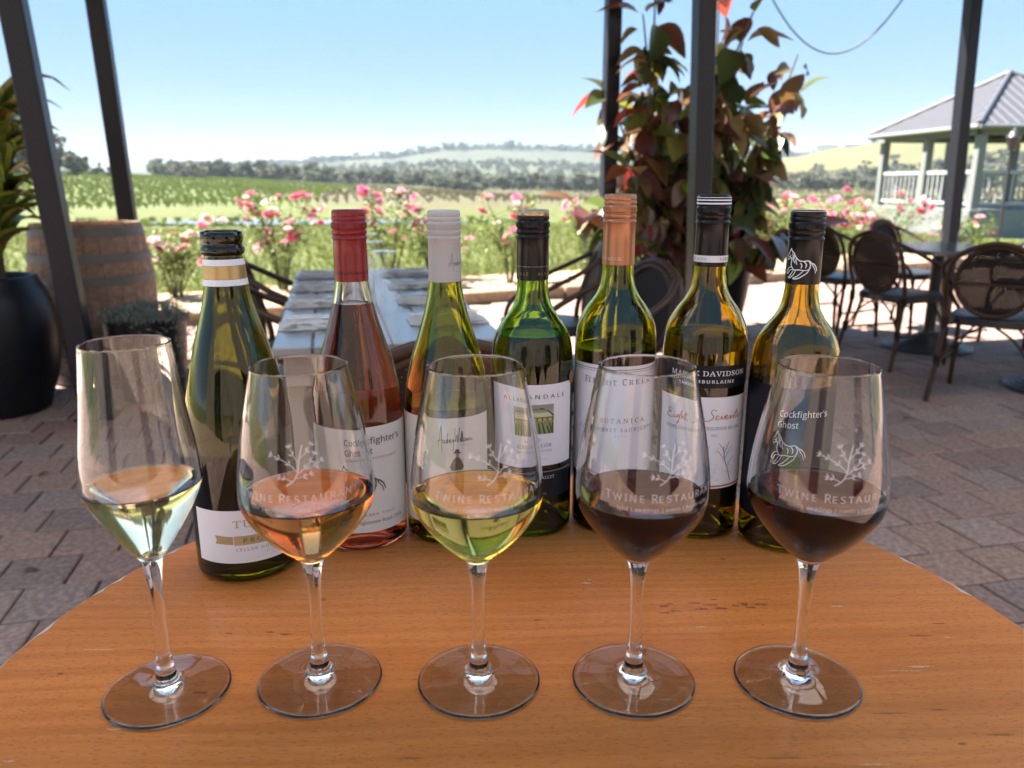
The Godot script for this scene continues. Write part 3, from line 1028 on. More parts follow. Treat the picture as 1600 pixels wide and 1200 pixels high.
# a running horse drawn with a few brush lines, in a box 1 wide and about 0.9 high
func horse(p: Print, at: Vector2, w: float, col: Color, thick := 0.022) -> void:
	var lines := [
		[Vector2(0.02, 0.62), Vector2(0.05, 0.74), Vector2(0.12, 0.84), Vector2(0.16, 0.93), Vector2(0.19, 0.86), Vector2(0.27, 0.80), Vector2(0.36, 0.66), Vector2(0.46, 0.57), Vector2(0.60, 0.55), Vector2(0.73, 0.57), Vector2(0.83, 0.50), Vector2(0.90, 0.38), Vector2(0.96, 0.30), Vector2(0.99, 0.18)],
		[Vector2(0.02, 0.62), Vector2(0.06, 0.57), Vector2(0.12, 0.62), Vector2(0.18, 0.64), Vector2(0.21, 0.55), Vector2(0.20, 0.45), Vector2(0.24, 0.35), Vector2(0.32, 0.27), Vector2(0.46, 0.28), Vector2(0.60, 0.27), Vector2(0.72, 0.28), Vector2(0.82, 0.36)],
		[Vector2(0.24, 0.35), Vector2(0.14, 0.34), Vector2(0.08, 0.26), Vector2(0.04, 0.17), Vector2(0.10, 0.15), Vector2(0.16, 0.24), Vector2(0.26, 0.28)],
		[Vector2(0.30, 0.27), Vector2(0.24, 0.16), Vector2(0.17, 0.06), Vector2(0.12, 0.01), Vector2(0.22, 0.03), Vector2(0.32, 0.14), Vector2(0.38, 0.27)],
		[Vector2(0.62, 0.27), Vector2(0.52, 0.16), Vector2(0.42, 0.07), Vector2(0.30, 0.0), Vector2(0.44, 0.0), Vector2(0.60, 0.10), Vector2(0.72, 0.20), Vector2(0.78, 0.30)],
		[Vector2(0.27, 0.80), Vector2(0.30, 0.70), Vector2(0.28, 0.58), Vector2(0.33, 0.48)], [Vector2(0.36, 0.66), Vector2(0.36, 0.54), Vector2(0.40, 0.44)], [Vector2(0.22, 0.80), Vector2(0.25, 0.68), Vector2(0.24, 0.58)],
		[Vector2(0.60, 0.55), Vector2(0.68, 0.45), Vector2(0.66, 0.34)], [Vector2(0.73, 0.57), Vector2(0.80, 0.46), Vector2(0.78, 0.33)], [Vector2(0.50, 0.50), Vector2(0.55, 0.42), Vector2(0.53, 0.33)], [Vector2(0.83, 0.50), Vector2(0.92, 0.46), Vector2(1.0, 0.36), Vector2(1.04, 0.24)],
		[Vector2(0.10, 0.76), Vector2(0.13, 0.73)], [Vector2(0.08, 0.68), Vector2(0.13, 0.67), Vector2(0.17, 0.72)]]
	for l in lines:
		var q := []
		for v in l: q.append(at + v * w)
		p.stroke(q, thick * w, col, true, true)

func bottles() -> void:
	var Y := TABLE_Y
	var sans := fonts("Droid Sans")
	var bold := fonts("Droid Sans", true)
	var serif := fonts("Droid Serif")
	var K := Color(0.03, 0.03, 0.035)
	var GREY := Color(0.22, 0.22, 0.23)
	var deep := 1.5 / 1.34
	var olive := glass("glass_olive", Color(0.71, 0.73, 0.14), 1.5)
	var leafy := glass("glass_leaf_green", Color(0.64, 0.76, 0.15), 1.5)
	var dark := glass("glass_dark_green", Color(0.55, 0.56, 0.10), 1.5)
	var amber := glass("glass_amber_green", Color(0.79, 0.70, 0.13), 1.5)
	var flint := glass("glass_flint", Color(0.97, 0.95, 0.93), 1.5)
	var wh := glass("bottled_white", Color(0.64, 0.61, 0.28), deep)
	var rs := glass("bottled_rose", Color(0.98, 0.61, 0.47), deep)
	var rd := glass("bottled_red", Color(0.10, 0.01, 0.012), deep)

	# sparkling wine, open, with foil at the neck
	var sp := [Vector2(0.0395, 0.0006), Vector2(0.0425, 0.0036), Vector2(0.0437, 0.0095), Vector2(0.0440, 0.05), Vector2(0.0440, 0.105), Vector2(0.0432, 0.130), Vector2(0.0405, 0.152), Vector2(0.0355, 0.175), Vector2(0.0295, 0.198), Vector2(0.0240, 0.217), Vector2(0.0195, 0.234), Vector2(0.0168, 0.250), Vector2(0.0155, 0.266), Vector2(0.0150, 0.270), Vector2(0.0150, 0.2712)]
	var b := bottle("dark green sparkling wine bottle, uncapped, gold foil round its neck", Vector3(-0.234, Y, -0.6386), sp, 0.113, dark, wh, M.liquid_surface)
	# the lip of the mouth
	var lip := MB.new()
	lip.lathe([Vector2(0.0124, 0.2712), Vector2(0.0148, 0.2713), Vector2(0.0166, 0.2725), Vector2(0.0173, 0.2745), Vector2(0.0170, 0.2770), Vector2(0.0158, 0.2786), Vector2(0.0157, 0.2806), Vector2(0.0164, 0.2820), Vector2(0.0166, 0.2860), Vector2(0.0160, 0.2895), Vector2(0.0146, 0.2903), Vector2(0.0130, 0.2895), Vector2(0.0124, 0.2870), Vector2(0.0124, 0.2712)], 64, 60.0)
	part("mouth_lip", lip.mesh(), glass("glass_thick_green", Color(0.20, 0.22, 0.05), 1.5), b)
	for q in [[0.2475, 0.2525, M.paper_white, 0.0169], [0.2527, 0.2632, M.foil_gold, 0.0161], [0.2634, 0.2684, M.paper_white, 0.0155]]:
		var mb := MB.new()
		mb.lathe([Vector2(q[3] + 0.0010, q[0]), Vector2(q[3] + 0.0003, q[1])], 64)
		part("neck_band", mb.mesh(), q[2], b)
	var p := Print.new()
	var gold := Color(0.50, 0.36, 0.18)
	p.text("TULLOCH", serif, Vector2(0, 0.0545), 0.0062, gold, 0, 0.058, 0.05)
	p.text("ESTABLISHED 1895", sans, Vector2(0, 0.0478), 0.0017, Color(0.5, 0.45, 0.42), 0, 0.034, 0.3)
	p.rect(-0.029, 0.0358, 0.029, 0.0440, gold, 8)
	for s in [-1.0, 1.0]:
		p.poly([Vector2(s * 0.0300, 0.0366), Vector2(s * 0.0300, 0.0436), Vector2(s * 0.0365, 0.0440), Vector2(s * 0.0450, 0.0446), Vector2(s * 0.0435, 0.0408), Vector2(s * 0.0450, 0.0372), Vector2(s * 0.0365, 0.0368)], Color(0.42, 0.30, 0.15))
	var over := Print.new()
	over.text("PROSECCO", sans, Vector2(0, 0.0399), 0.0040, Color(0.10, 0.085, 0.06), 0, 0.043, 0.25)
	p.text("CELLAR DOOR RELEASE", sans, Vector2(0, 0.0317), 0.0026, GREY, 0, 0.056, 0.2)
	p.text("2022", sans, Vector2(0, 0.0276), 0.0019, Color(0.35, 0.34, 0.36), 0, 0.0, 0.3)
	p.text("KING VALLEY", sans, Vector2(0, 0.0240), 0.0017, Color(0.6, 0.59, 0.6), 0, 0.024, 0.3)
	label(b, 0.0440, 0.0195, 0.0665, -42.0, 128.0, M.paper_white, p, 42.6)
	back_label(b, 0.0440, 0.0120, 0.0900, 75.0, 20.0, M.paper)
	part("banner_lettering", over.wrapped(func(_y: float) -> float: return 0.0440, 0.0009, deg_to_rad(42.6)), M.print, b)

	# rose in clear glass
	b = bottle("clear bottle of rose wine under a red screw cap", Vector3(-0.1424, Y, -0.6949), burgundy(0.2437), 0.224, flint, rs, M.liquid_surface)
	screw_cap(b, 0.2437, 0.3053, M.cap_red, null, [[0.2505, 0.2508, M.cap_black], [0.2518, 0.2521, M.cap_black]])
	p = Print.new()
	p.text("Cockfighter's", sans, Vector2(-0.010, 0.1065), 0.0058, K, -1, 0.050)
	p.text("Ghost", sans, Vector2(-0.010, 0.0968), 0.0058, K, -1, 0.0205)
	p.text("SINGLE VINEYARD", serif, Vector2(-0.010, 0.0897), 0.0020, Color(0.45, 0.09, 0.09), -1, 0.044, 0.25)
	horse(p, Vector2(-0.018, 0.050), 0.038, K, 0.03)
	p.text("McLAREN VALE", serif, Vector2(-0.010, 0.0362), 0.0021, Color(0.45, 0.10, 0.10), -1, 0.040, 0.3)
	p.text("Sangiovese Rosé 2019", sans, Vector2(-0.010, 0.0290), 0.0034, GREY, -1, 0.050)
	label(b, 0.0409, 0.0190, 0.1190, -62.0, 112.0, M.paper_warm, p, 11.6)
	back_label(b, 0.0409, 0.0300, 0.1330, 62.0, 10.0, M.paper_warm)

	# white wine with a grey cap and a signature
	b = bottle("olive bottle with pale grey screw cap and a handwritten signature", Vector3(-0.0606, Y, -0.708), burgundy(0.2415), 0.131, olive, wh, M.liquid_surface)
	var cap := screw_cap(b, 0.2415, 0.3044, M.cap_grey)
	var cp := Print.new()
	var sig := [[Vector2(0, 0.05), Vector2(0.05, 0.35), Vector2(0.10, 0.95), Vector2(0.12, 0.98), Vector2(0.14, 0.4), Vector2(0.155, -0.25)], [Vector2(-0.05, 0.28), Vector2(0.08, 0.36), Vector2(0.22, 0.34)], [Vector2(0.19, 0.40), Vector2(0.195, 0.22), Vector2(0.23, 0.22), Vector2(0.25, 0.40), Vector2(0.255, 0.22), Vector2(0.30, 0.24), Vector2(0.33, 0.38), Vector2(0.29, 0.30), Vector2(0.32, 0.20), Vector2(0.36, 0.40), Vector2(0.36, 0.22)],
		[Vector2(0.35, 0.70), Vector2(0.345, 0.22), Vector2(0.38, 0.30), Vector2(0.42, 0.38), Vector2(0.42, 0.22), Vector2(0.47, 0.34), Vector2(0.45, 0.40), Vector2(0.44, 0.22), Vector2(0.50, 0.26), Vector2(0.53, 0.38), Vector2(0.54, 0.24), Vector2(0.57, 0.40), Vector2(0.55, -0.05), Vector2(0.53, -0.2)],
		[Vector2(0.60, 0.92), Vector2(0.62, 0.25), Vector2(0.67, 0.62), Vector2(0.70, 0.22), Vector2(0.76, 0.95)], [Vector2(0.78, 0.42), Vector2(0.785, 0.24), Vector2(0.83, 0.78), Vector2(0.82, 0.22), Vector2(0.86, 0.74), Vector2(0.855, 0.22), Vector2(0.90, 0.42), Vector2(0.88, 0.30), Vector2(0.92, 0.22)], [Vector2(0.93, 0.40), Vector2(0.935, 0.24), Vector2(0.97, 0.40), Vector2(0.98, 0.24), Vector2(1.01, 0.38), Vector2(1.03, 0.24), Vector2(1.07, 0.38), Vector2(1.08, 0.24), Vector2(1.14, 0.40), Vector2(1.15, 0.25), Vector2(1.22, 0.30)]]
	for s in sig:
		var q := []
		var q2 := []
		for v in s:
			q.append(Vector2(v.x * 0.030 - 0.0165, v.y * 0.019 + 0.0975))
			q2.append(Vector2(v.x * 0.026 + 0.004, v.y * 0.0125 + 0.2545))
		cp.stroke(q2, 0.00032, GREY)
		for k in 1: sig_add.append(q)
	part("cap_signature", cp.wrapped(func(_y: float) -> float: return 0.0149, 0.00025, deg_to_rad(4.9)), M.print, cap)
	p = Print.new()
	for q in sig_add: p.stroke(q, 0.00042, K)
	p.text("HUNTER VALLEY", sans, Vector2(0.0075, 0.0985), 0.0012, Color(0.4, 0.38, 0.36), -1, 0.012)
	# a printed figure in work clothes and a hat, hands on hips
	var br := Color(0.075, 0.05, 0.04)
	var skin := Color(0.30, 0.19, 0.13)
	var m := Vector2(0.0035, 0.052)
	var fig := func(pts: Array, col: Color) -> void:
		var q := []
		for v in pts: q.append(m + v * 0.001)
		p.poly(q, col)
	fig.call([Vector2(-4, 0), Vector2(4, 0), Vector2(4.2, 22), Vector2(-3.6, 22)], Color(0.12, 0.09, 0.07))
	fig.call([Vector2(-3.8, 22), Vector2(4.2, 22), Vector2(4.6, 32), Vector2(2.0, 35.5), Vector2(-1.5, 35.5), Vector2(-4.4, 32.5)], br)
	fig.call([Vector2(-4.4, 32.5), Vector2(-7.4, 27), Vector2(-5.2, 22.6), Vector2(-3.6, 23.4), Vector2(-5.2, 26.6), Vector2(-3.8, 29)], br)
	fig.call([Vector2(4.6, 32), Vector2(6.6, 27), Vector2(5.0, 22.5), Vector2(4.0, 24)], br)
	fig.call([Vector2(-1.3, 35.5), Vector2(1.9, 35.5), Vector2(2.2, 39.4), Vector2(-1.6, 39.4)], skin)
	fig.call([Vector2(-3.6, 39.0), Vector2(4.2, 39.0), Vector2(3.4, 40.2), Vector2(2.4, 40.6), Vector2(1.9, 43.0), Vector2(-1.2, 43.2), Vector2(-1.9, 40.6), Vector2(-3.2, 40.0)], br)
	label(b, 0.0409, 0.0215, 0.1245, -76.0, 68.0, M.paper_warm, p, 8.4)
	back_label(b, 0.0409, 0.0120, 0.1260, 78.0, 5.0, M.paper_warm)

	# semillon: black cap with a gold top
	b = bottle("green bottle with black cap, gold top and a little vineyard picture", Vector3(0.0190, Y, -0.7217), bordeaux(0.2417), 0.192, leafy, wh, M.liquid_surface)
	cap = screw_cap(b, 0.2417, 0.3045, M.cap_black, M.cap_gold, [[0.2540, 0.2544, M.cap_gold]])
	cp = Print.new()
	cp.text("ALLANDALE", sans, Vector2(-0.0045, 0.2478), 0.0028, Color(0.34, 0.28, 0.18), 1, 0.030, 0.35)
	cp.text("ALLANDALE", sans, Vector2(0.0045, 0.2478), 0.0028, Color(0.34, 0.28, 0.18), -1, 0.030, 0.35)
	part("cap_lettering", cp.wrapped(func(_y: float) -> float: return 0.0149, 0.00025, deg_to_rad(0.0)), M.print, cap)
	p = Print.new()
	p.text("ALLANDALE", sans, Vector2(0, 0.1393), 0.0038, Color(0.07, 0.07, 0.09), 0, 0.056, 0.25)
	# printed landscape: sky, hill, houses, rows of vines
	var x0 := -0.0155
	var x1 := 0.0155
	p.rect(x0, 0.1040, x1, 0.1320, Color(0.62, 0.60, 0.36), 4)
	p.rect(x0, 0.1245, x1, 0.1320, Color(0.52, 0.56, 0.50), 4)
	var top := Print.new()
	top.poly([Vector2(x0, 0.1200), Vector2(x1, 0.1200), Vector2(x1, 0.1225), Vector2(0.010, 0.1262), Vector2(0.004, 0.1290), Vector2(-0.003, 0.1275), Vector2(-0.008, 0.1285), Vector2(x0, 0.1265)], Color(0.07, 0.085, 0.10))
	top.rect(x0, 0.1160, x1, 0.1202, Color(0.16, 0.15, 0.06), 4)
	for k in 6: top.rect(x0 + 0.0012 + k * 0.0049, 0.1165, x0 + 0.0044 + k * 0.0049, 0.1190, Color(0.55, 0.44, 0.22))
	top.rect(x0, 0.1040, x1, 0.1158, Color(0.28, 0.32, 0.13), 4)
	for k in 9:
		var c := x0 + 0.002 + k * 0.0034
		var e := clampf(c * 1.35 + 0.002, x0 + 0.0012, x1 - 0.0014)
		top.poly([Vector2(c, 0.1152), Vector2(c + 0.0010, 0.1152), Vector2(e + 0.0012, 0.1042), Vector2(e - 0.0010, 0.1042)], Color(0.05, 0.09, 0.04))
	p.text("2018", serif, Vector2(0, 0.0985), 0.0022, GREY, 0)
	p.text("SEMILLON", serif, Vector2(0, 0.0928), 0.0034, Color(0.12, 0.12, 0.14), 0, 0.027, 0.1)
	p.text("SINGLE VINEYARD", serif, Vector2(0, 0.0876), 0.0019, GREY, 0, 0.028, 0.15)
	p.text("HUNTER VALLEY", serif, Vector2(0, 0.0795), 0.0014, Color(0.5, 0.42, 0.35), 0, 0.018, 0.2)
	label(b, 0.0385, 0.0728, 0.1505, -59.0, 66.0, M.paper_white, p, 6.5)
	part("label_picture", top.wrapped(func(_y: float) -> float: return 0.0385, 0.0008, deg_to_rad(6.5)), M.print, b)
	p = Print.new()
	p.rect(-0.042, 0.0665, 0.042, 0.0671, Color(0.40, 0.33, 0.18), 24)
	p.text("HUNTER VALLEY", serif, Vector2(0, 0.0612), 0.0028, Color(0.72, 0.72, 0.72), 0, 0.034, 0.15)
	p.text("AUSTRALIA", sans, Vector2(0, 0.0452), 0.0026, Color(0.42, 0.33, 0.15), 0, 0.018, 0.1)
	label(b, 0.0385, 0.0410, 0.0690, -59.0, 66.0, M.label_navy, p, 6.5)
	back_label(b, 0.0385, 0.0120, 0.1480, 75.0, 0.0, M.paper)
	var md := MB.new()
	md.lathe([Vector2(0.0, 0.0), Vector2(0.0062, 0.0), Vector2(0.0062, 0.0004), Vector2(0.0052, 0.0006), Vector2(0.0, 0.0006)], 32, 30.0)
	var ma := deg_to_rad(68.0)
	var mx := Transform3D(Basis(Vector3(cos(ma), 0, -sin(ma)), Vector3(sin(ma), 0, cos(ma)), Vector3(0, -1, 0)).orthonormalized(), Vector3(sin(ma) * 0.0392, 0.1530, cos(ma) * 0.0392))
	part("medal_sticker", md.mesh(), M.medal_bronze, b, mx)

	# cabernet: copper cap
	b = bottle("tall olive bottle with copper screw cap and lavender-white label", Vector3(0.0985, Y, -0.7287), bordeaux(0.2545), 0.178, olive, rd, M.liquid_surface)
	cap = screw_cap(b, 0.2545, 0.3179, M.cap_copper)
	cp = Print.new()
	cp.text("FIRST CREEK", serif, Vector2(0.003, 0.2608), 0.0026, Color(0.80, 0.62, 0.52), 1, 0.034, 0.1)
	part("cap_lettering", cp.wrapped(func(_y: float) -> float: return 0.0149, 0.00025, deg_to_rad(-7.7)), M.print, cap)
	p = Print.new()
	var cop := Color(0.42, 0.16, 0.09)
	p.rect(-0.052, 0.1628, 0.052, 0.1633, K, 30)
	p.rect(-0.052, 0.1609, 0.052, 0.1613, cop, 30)
	p.rect(-0.052, 0.0618, 0.052, 0.0622, K, 30)
	p.text("F", serif, Vector2(-0.0345, 0.1522), 0.0058, Color(0.05, 0.05, 0.08), -1)
	p.text("IRST", serif, Vector2(-0.0300, 0.1516), 0.0046, Color(0.05, 0.05, 0.08), -1, 0.022, 0.22)
	p.text("C", serif, Vector2(-0.0010, 0.1522), 0.0058, Color(0.05, 0.05, 0.08), -1)
	p.text("REEK", serif, Vector2(0.0060, 0.1516), 0.0046, Color(0.05, 0.05, 0.08), -1, 0.027, 0.22)
	p.text("BOTANICA", serif, Vector2(0, 0.1150), 0.0044, cop, 0, 0.052, 0.3)
	p.text("CABERNET SAUVIGNON", serif, Vector2(0, 0.1062), 0.0034, Color(0.13, 0.13, 0.2), 0, 0.080, 0.25)
	p.text("2021", serif, Vector2(0, 0.1002), 0.0021, Color(0.3, 0.3, 0.36), 0, 0.012, 0.4)
	p.text("NEW SOUTH WALES", serif, Vector2(0, 0.0680), 0.0020, Color(0.3, 0.3, 0.4), 0, 0.042, 0.3)
	label(b, 0.0385, 0.0590, 0.1665, -83.0, 83.0, M.paper_white, p, 0.0)
	back_label(b, 0.0385, 0.0120, 0.1600, 75.0, -8.0, M.paper)

	# semillon sauvignon blanc: black cap with white bands
	b = bottle("tall amber-green bottle with black cap ringed in white, copper script on its label", Vector3(0.181, Y, -0.7175), bordeaux(0.2545), 0.194, amber, wh, M.liquid_surface)
	cap = screw_cap(b, 0.2545, 0.3175, M.cap_black, null, [[0.3092, 0.3106, M.paper_white], [0.3122, 0.3134, M.paper_white], [0.3148, 0.3153, M.paper_white], [0.2585, 0.2645, M.paper]])
	cp = Print.new()
	cp.text("TAMBURLAINE", serif, Vector2(-0.0035, 0.2615), 0.0024, Color(0.2, 0.2, 0.2), 1, 0.030, 0.2)
	cp.text("TAMBURLAINE", serif, Vector2(0.0080, 0.2615), 0.0024, Color(0.2, 0.2, 0.2), -1, 0.030, 0.2)
	part("cap_lettering", cp.wrapped(func(_y: float) -> float: return 0.0149, 0.0006, deg_to_rad(-14.2)), M.print, cap)
	p = Print.new()
	p.text("MARK DAVIDSON", serif, Vector2(0.002, 0.1620), 0.0045, Color(0.78, 0.79, 0.8), 0, 0.070, 0.02)
	p.text("TAMBURLAINE", bold, Vector2(0.002, 0.1545), 0.0030, Color(0.6, 0.61, 0.63), 0, 0.044, 0.15)
	label(b, 0.0385, 0.1485, 0.1690, -104.0, 76.0, M.label_navy, p, -6.0)
	p = Print.new()
	var cs := Color(0.50, 0.14, 0.06)
	var script := [[Vector2(0.10, 0.85), Vector2(0.02, 0.95), Vector2(-0.02, 0.75), Vector2(0.06, 0.60), Vector2(-0.05, 0.45), Vector2(-0.04, 0.15), Vector2(0.08, 0.12), Vector2(0.14, 0.3)], [Vector2(0.15, 0.45), Vector2(0.14, 0.18), Vector2(0.20, 0.22), Vector2(0.27, 0.48), Vector2(0.21, 0.42), Vector2(0.21, 0.18), Vector2(0.27, 0.40), Vector2(0.25, -0.2), Vector2(0.20, -0.35), Vector2(0.26, 0.02), Vector2(0.35, 0.95), Vector2(0.33, 0.15), Vector2(0.38, 0.48), Vector2(0.41, 0.15), Vector2(0.47, 0.9), Vector2(0.46, 0.15), Vector2(0.52, 0.2)], [Vector2(0.40, 0.60), Vector2(0.54, 0.66)], [Vector2(0.16, 0.66), Vector2(0.17, 0.70)],
		[Vector2(0.88, 0.95), Vector2(0.80, 1.05), Vector2(0.77, 0.75), Vector2(0.82, 0.45), Vector2(0.76, 0.1), Vector2(0.66, 0.02), Vector2(0.64, 0.22)], [Vector2(0.84, 0.25), Vector2(0.92, 0.45), Vector2(0.87, 0.5), Vector2(0.87, 0.15), Vector2(0.95, 0.25), Vector2(0.98, 0.48), Vector2(0.99, 0.15), Vector2(1.06, 0.48), Vector2(1.05, 0.25), Vector2(1.11, 0.45), Vector2(1.07, 0.5), Vector2(1.07, 0.15), Vector2(1.15, 0.3), Vector2(1.17, 0.48), Vector2(1.18, 0.15), Vector2(1.24, 0.46), Vector2(1.25, 0.15), Vector2(1.34, 0.95), Vector2(1.31, 0.15), Vector2(1.37, 0.48), Vector2(1.38, 0.15), Vector2(1.45, 0.5), Vector2(1.40, -0.3)], [Vector2(1.27, 0.6), Vector2(1.40, 0.64)]]
	for s in script:
		var q := []
		for v in s: q.append(Vector2(v.x * 0.0475 - 0.0335, v.y * 0.0105 + 0.1175))
		p.stroke(q, 0.00075, cs, true, true)
	p.text("SEMILLON SAUVIGNON BLANC", serif, Vector2(0, 0.1105), 0.0030, Color(0.16, 0.17, 0.22), 0, 0.073, 0.04)
	p.text("2021", serif, Vector2(0.007, 0.1040), 0.0022, Color(0.25, 0.26, 0.3), 0)
	# a pale pen drawing: land in hatched strips, a leaning tree
	var pen := Color(0.40, 0.43, 0.49)
	var q2 := RandomNumberGenerator.new()
	q2.seed = 71
	for k in 90:
		var c := Vector2(q2.randf_range(-0.040, 0.040), q2.randf_range(0.0585, 0.094))
		var d := Vector2(q2.randf_range(0.002, 0.007), 0).rotated(q2.randf_range(-0.35, 0.35) + (PI / 2 if q2.randf() < 0.3 else 0.0))
		p.stroke([c, c + d * 0.5 + Vector2(0, q2.randf_range(-0.0006, 0.0006)), c + d], 0.00025, pen)
	var tr := Color(0.14, 0.16, 0.20)
	p.stroke([Vector2(0.027, 0.058), Vector2(0.023, 0.070), Vector2(0.019, 0.080), Vector2(0.017, 0.093)], 0.0008, tr)
	for e in [[0.021, 0.076, 0.010, 0.090], [0.019, 0.081, 0.026, 0.092], [0.018, 0.087, 0.012, 0.096], [0.022, 0.073, 0.030, 0.082], [0.018, 0.085, 0.023, 0.097]]: p.stroke([Vector2(e[0], e[1]), Vector2((e[0] + e[2]) / 2, (e[1] + e[3]) / 2 + 0.001), Vector2(e[2], e[3])], 0.00045, tr)
	for e in [[-0.03, 0.075], [-0.018, 0.07], [-0.005, 0.082], [0.004, 0.066], [-0.024, 0.088]]: p.stroke([Vector2(e[0], e[1] - 0.012), Vector2(e[0] + 0.001, e[1]), Vector2(e[0] - 0.0005, e[1] + 0.010)], 0.0004, Color(0.26, 0.28, 0.33))
	p.rect(-0.047, 0.0535, 0.047, 0.0552, Color(0.46, 0.15, 0.07), 30)
	label(b, 0.0385, 0.0520, 0.1400, -76.0, 66.0, M.paper_white, p, -5.0)
	back_label(b, 0.0385, 0.0120, 0.1450, 75.0, -14.0, M.paper)

	# black label with the white horse
	b = bottle("amber-green bottle with black label and a white horse on its black cap", Vector3(0.2555, Y, -0.6884), bordeaux(0.2422), 0.120, amber, wh, M.liquid_surface)
	cap = screw_cap(b, 0.2422, 0.3050, M.cap_black, null, [[0.3040, 0.3044, M.paper_white]])
	cp = Print.new()
	horse(cp, Vector2(-0.0165, 0.2472), 0.0275, Color(0.74, 0.74, 0.75), 0.035)
	part("cap_horse", cp.wrapped(func(_y: float) -> float: return 0.0149, 0.0003, deg_to_rad(-20.4)), M.print, cap)
	p = Print.new()
	var WH := Color(0.75, 0.75, 0.74)
	p.text("Cockfighter's", sans, Vector2(-0.0145, 0.1330), 0.0056, WH, -1, 0.049)
	p.text("Ghost", sans, Vector2(-0.0150, 0.1232), 0.0056, WH, -1, 0.021)
	horse(p, Vector2(-0.0195, 0.0855), 0.0335, WH, 0.024)
	label(b, 0.0385, 0.0300, 0.1560, -110.0, 62.0, M.label_black, p, -20.4)
	back_label(b, 0.0385, 0.0120, 0.1500, 75.0, -20.0, M.label_black)

var sig_add := []

# a leaf: a pointed blade, folded a little along its rib and bent down towards the tip
func leaf_mesh(length: float, width: float, fold: float, bend: float, tip := 0.5) -> ArrayMesh:
	var mb := MB.new()
	var n := 6
	for k in n + 1:
		var t := float(k) / n
		var w := width * 0.5 * pow(sin(PI * pow(t, tip * 1.3 + 0.2)), 0.8)
		if k == 0 or k == n: w = width * 0.02
		var y := -bend * t * t * length
		var z := length * t * (1.0 - 0.25 * bend * t)
		for s in [-1.0, 0.0, 1.0]:
			mb.vert(Vector3(s * w, y + absf(s) * w * fold, z), Vector3(-s * fold, 1, bend * t).normalized(), Vector2(0.5 + s * 0.5, t))
	for k in n:
		for e in 2:
			var a := k * 3 + e
			mb.face(a, a + 1, a + 3); mb.face(a + 1, a + 4, a + 3)
	return mb.mesh()

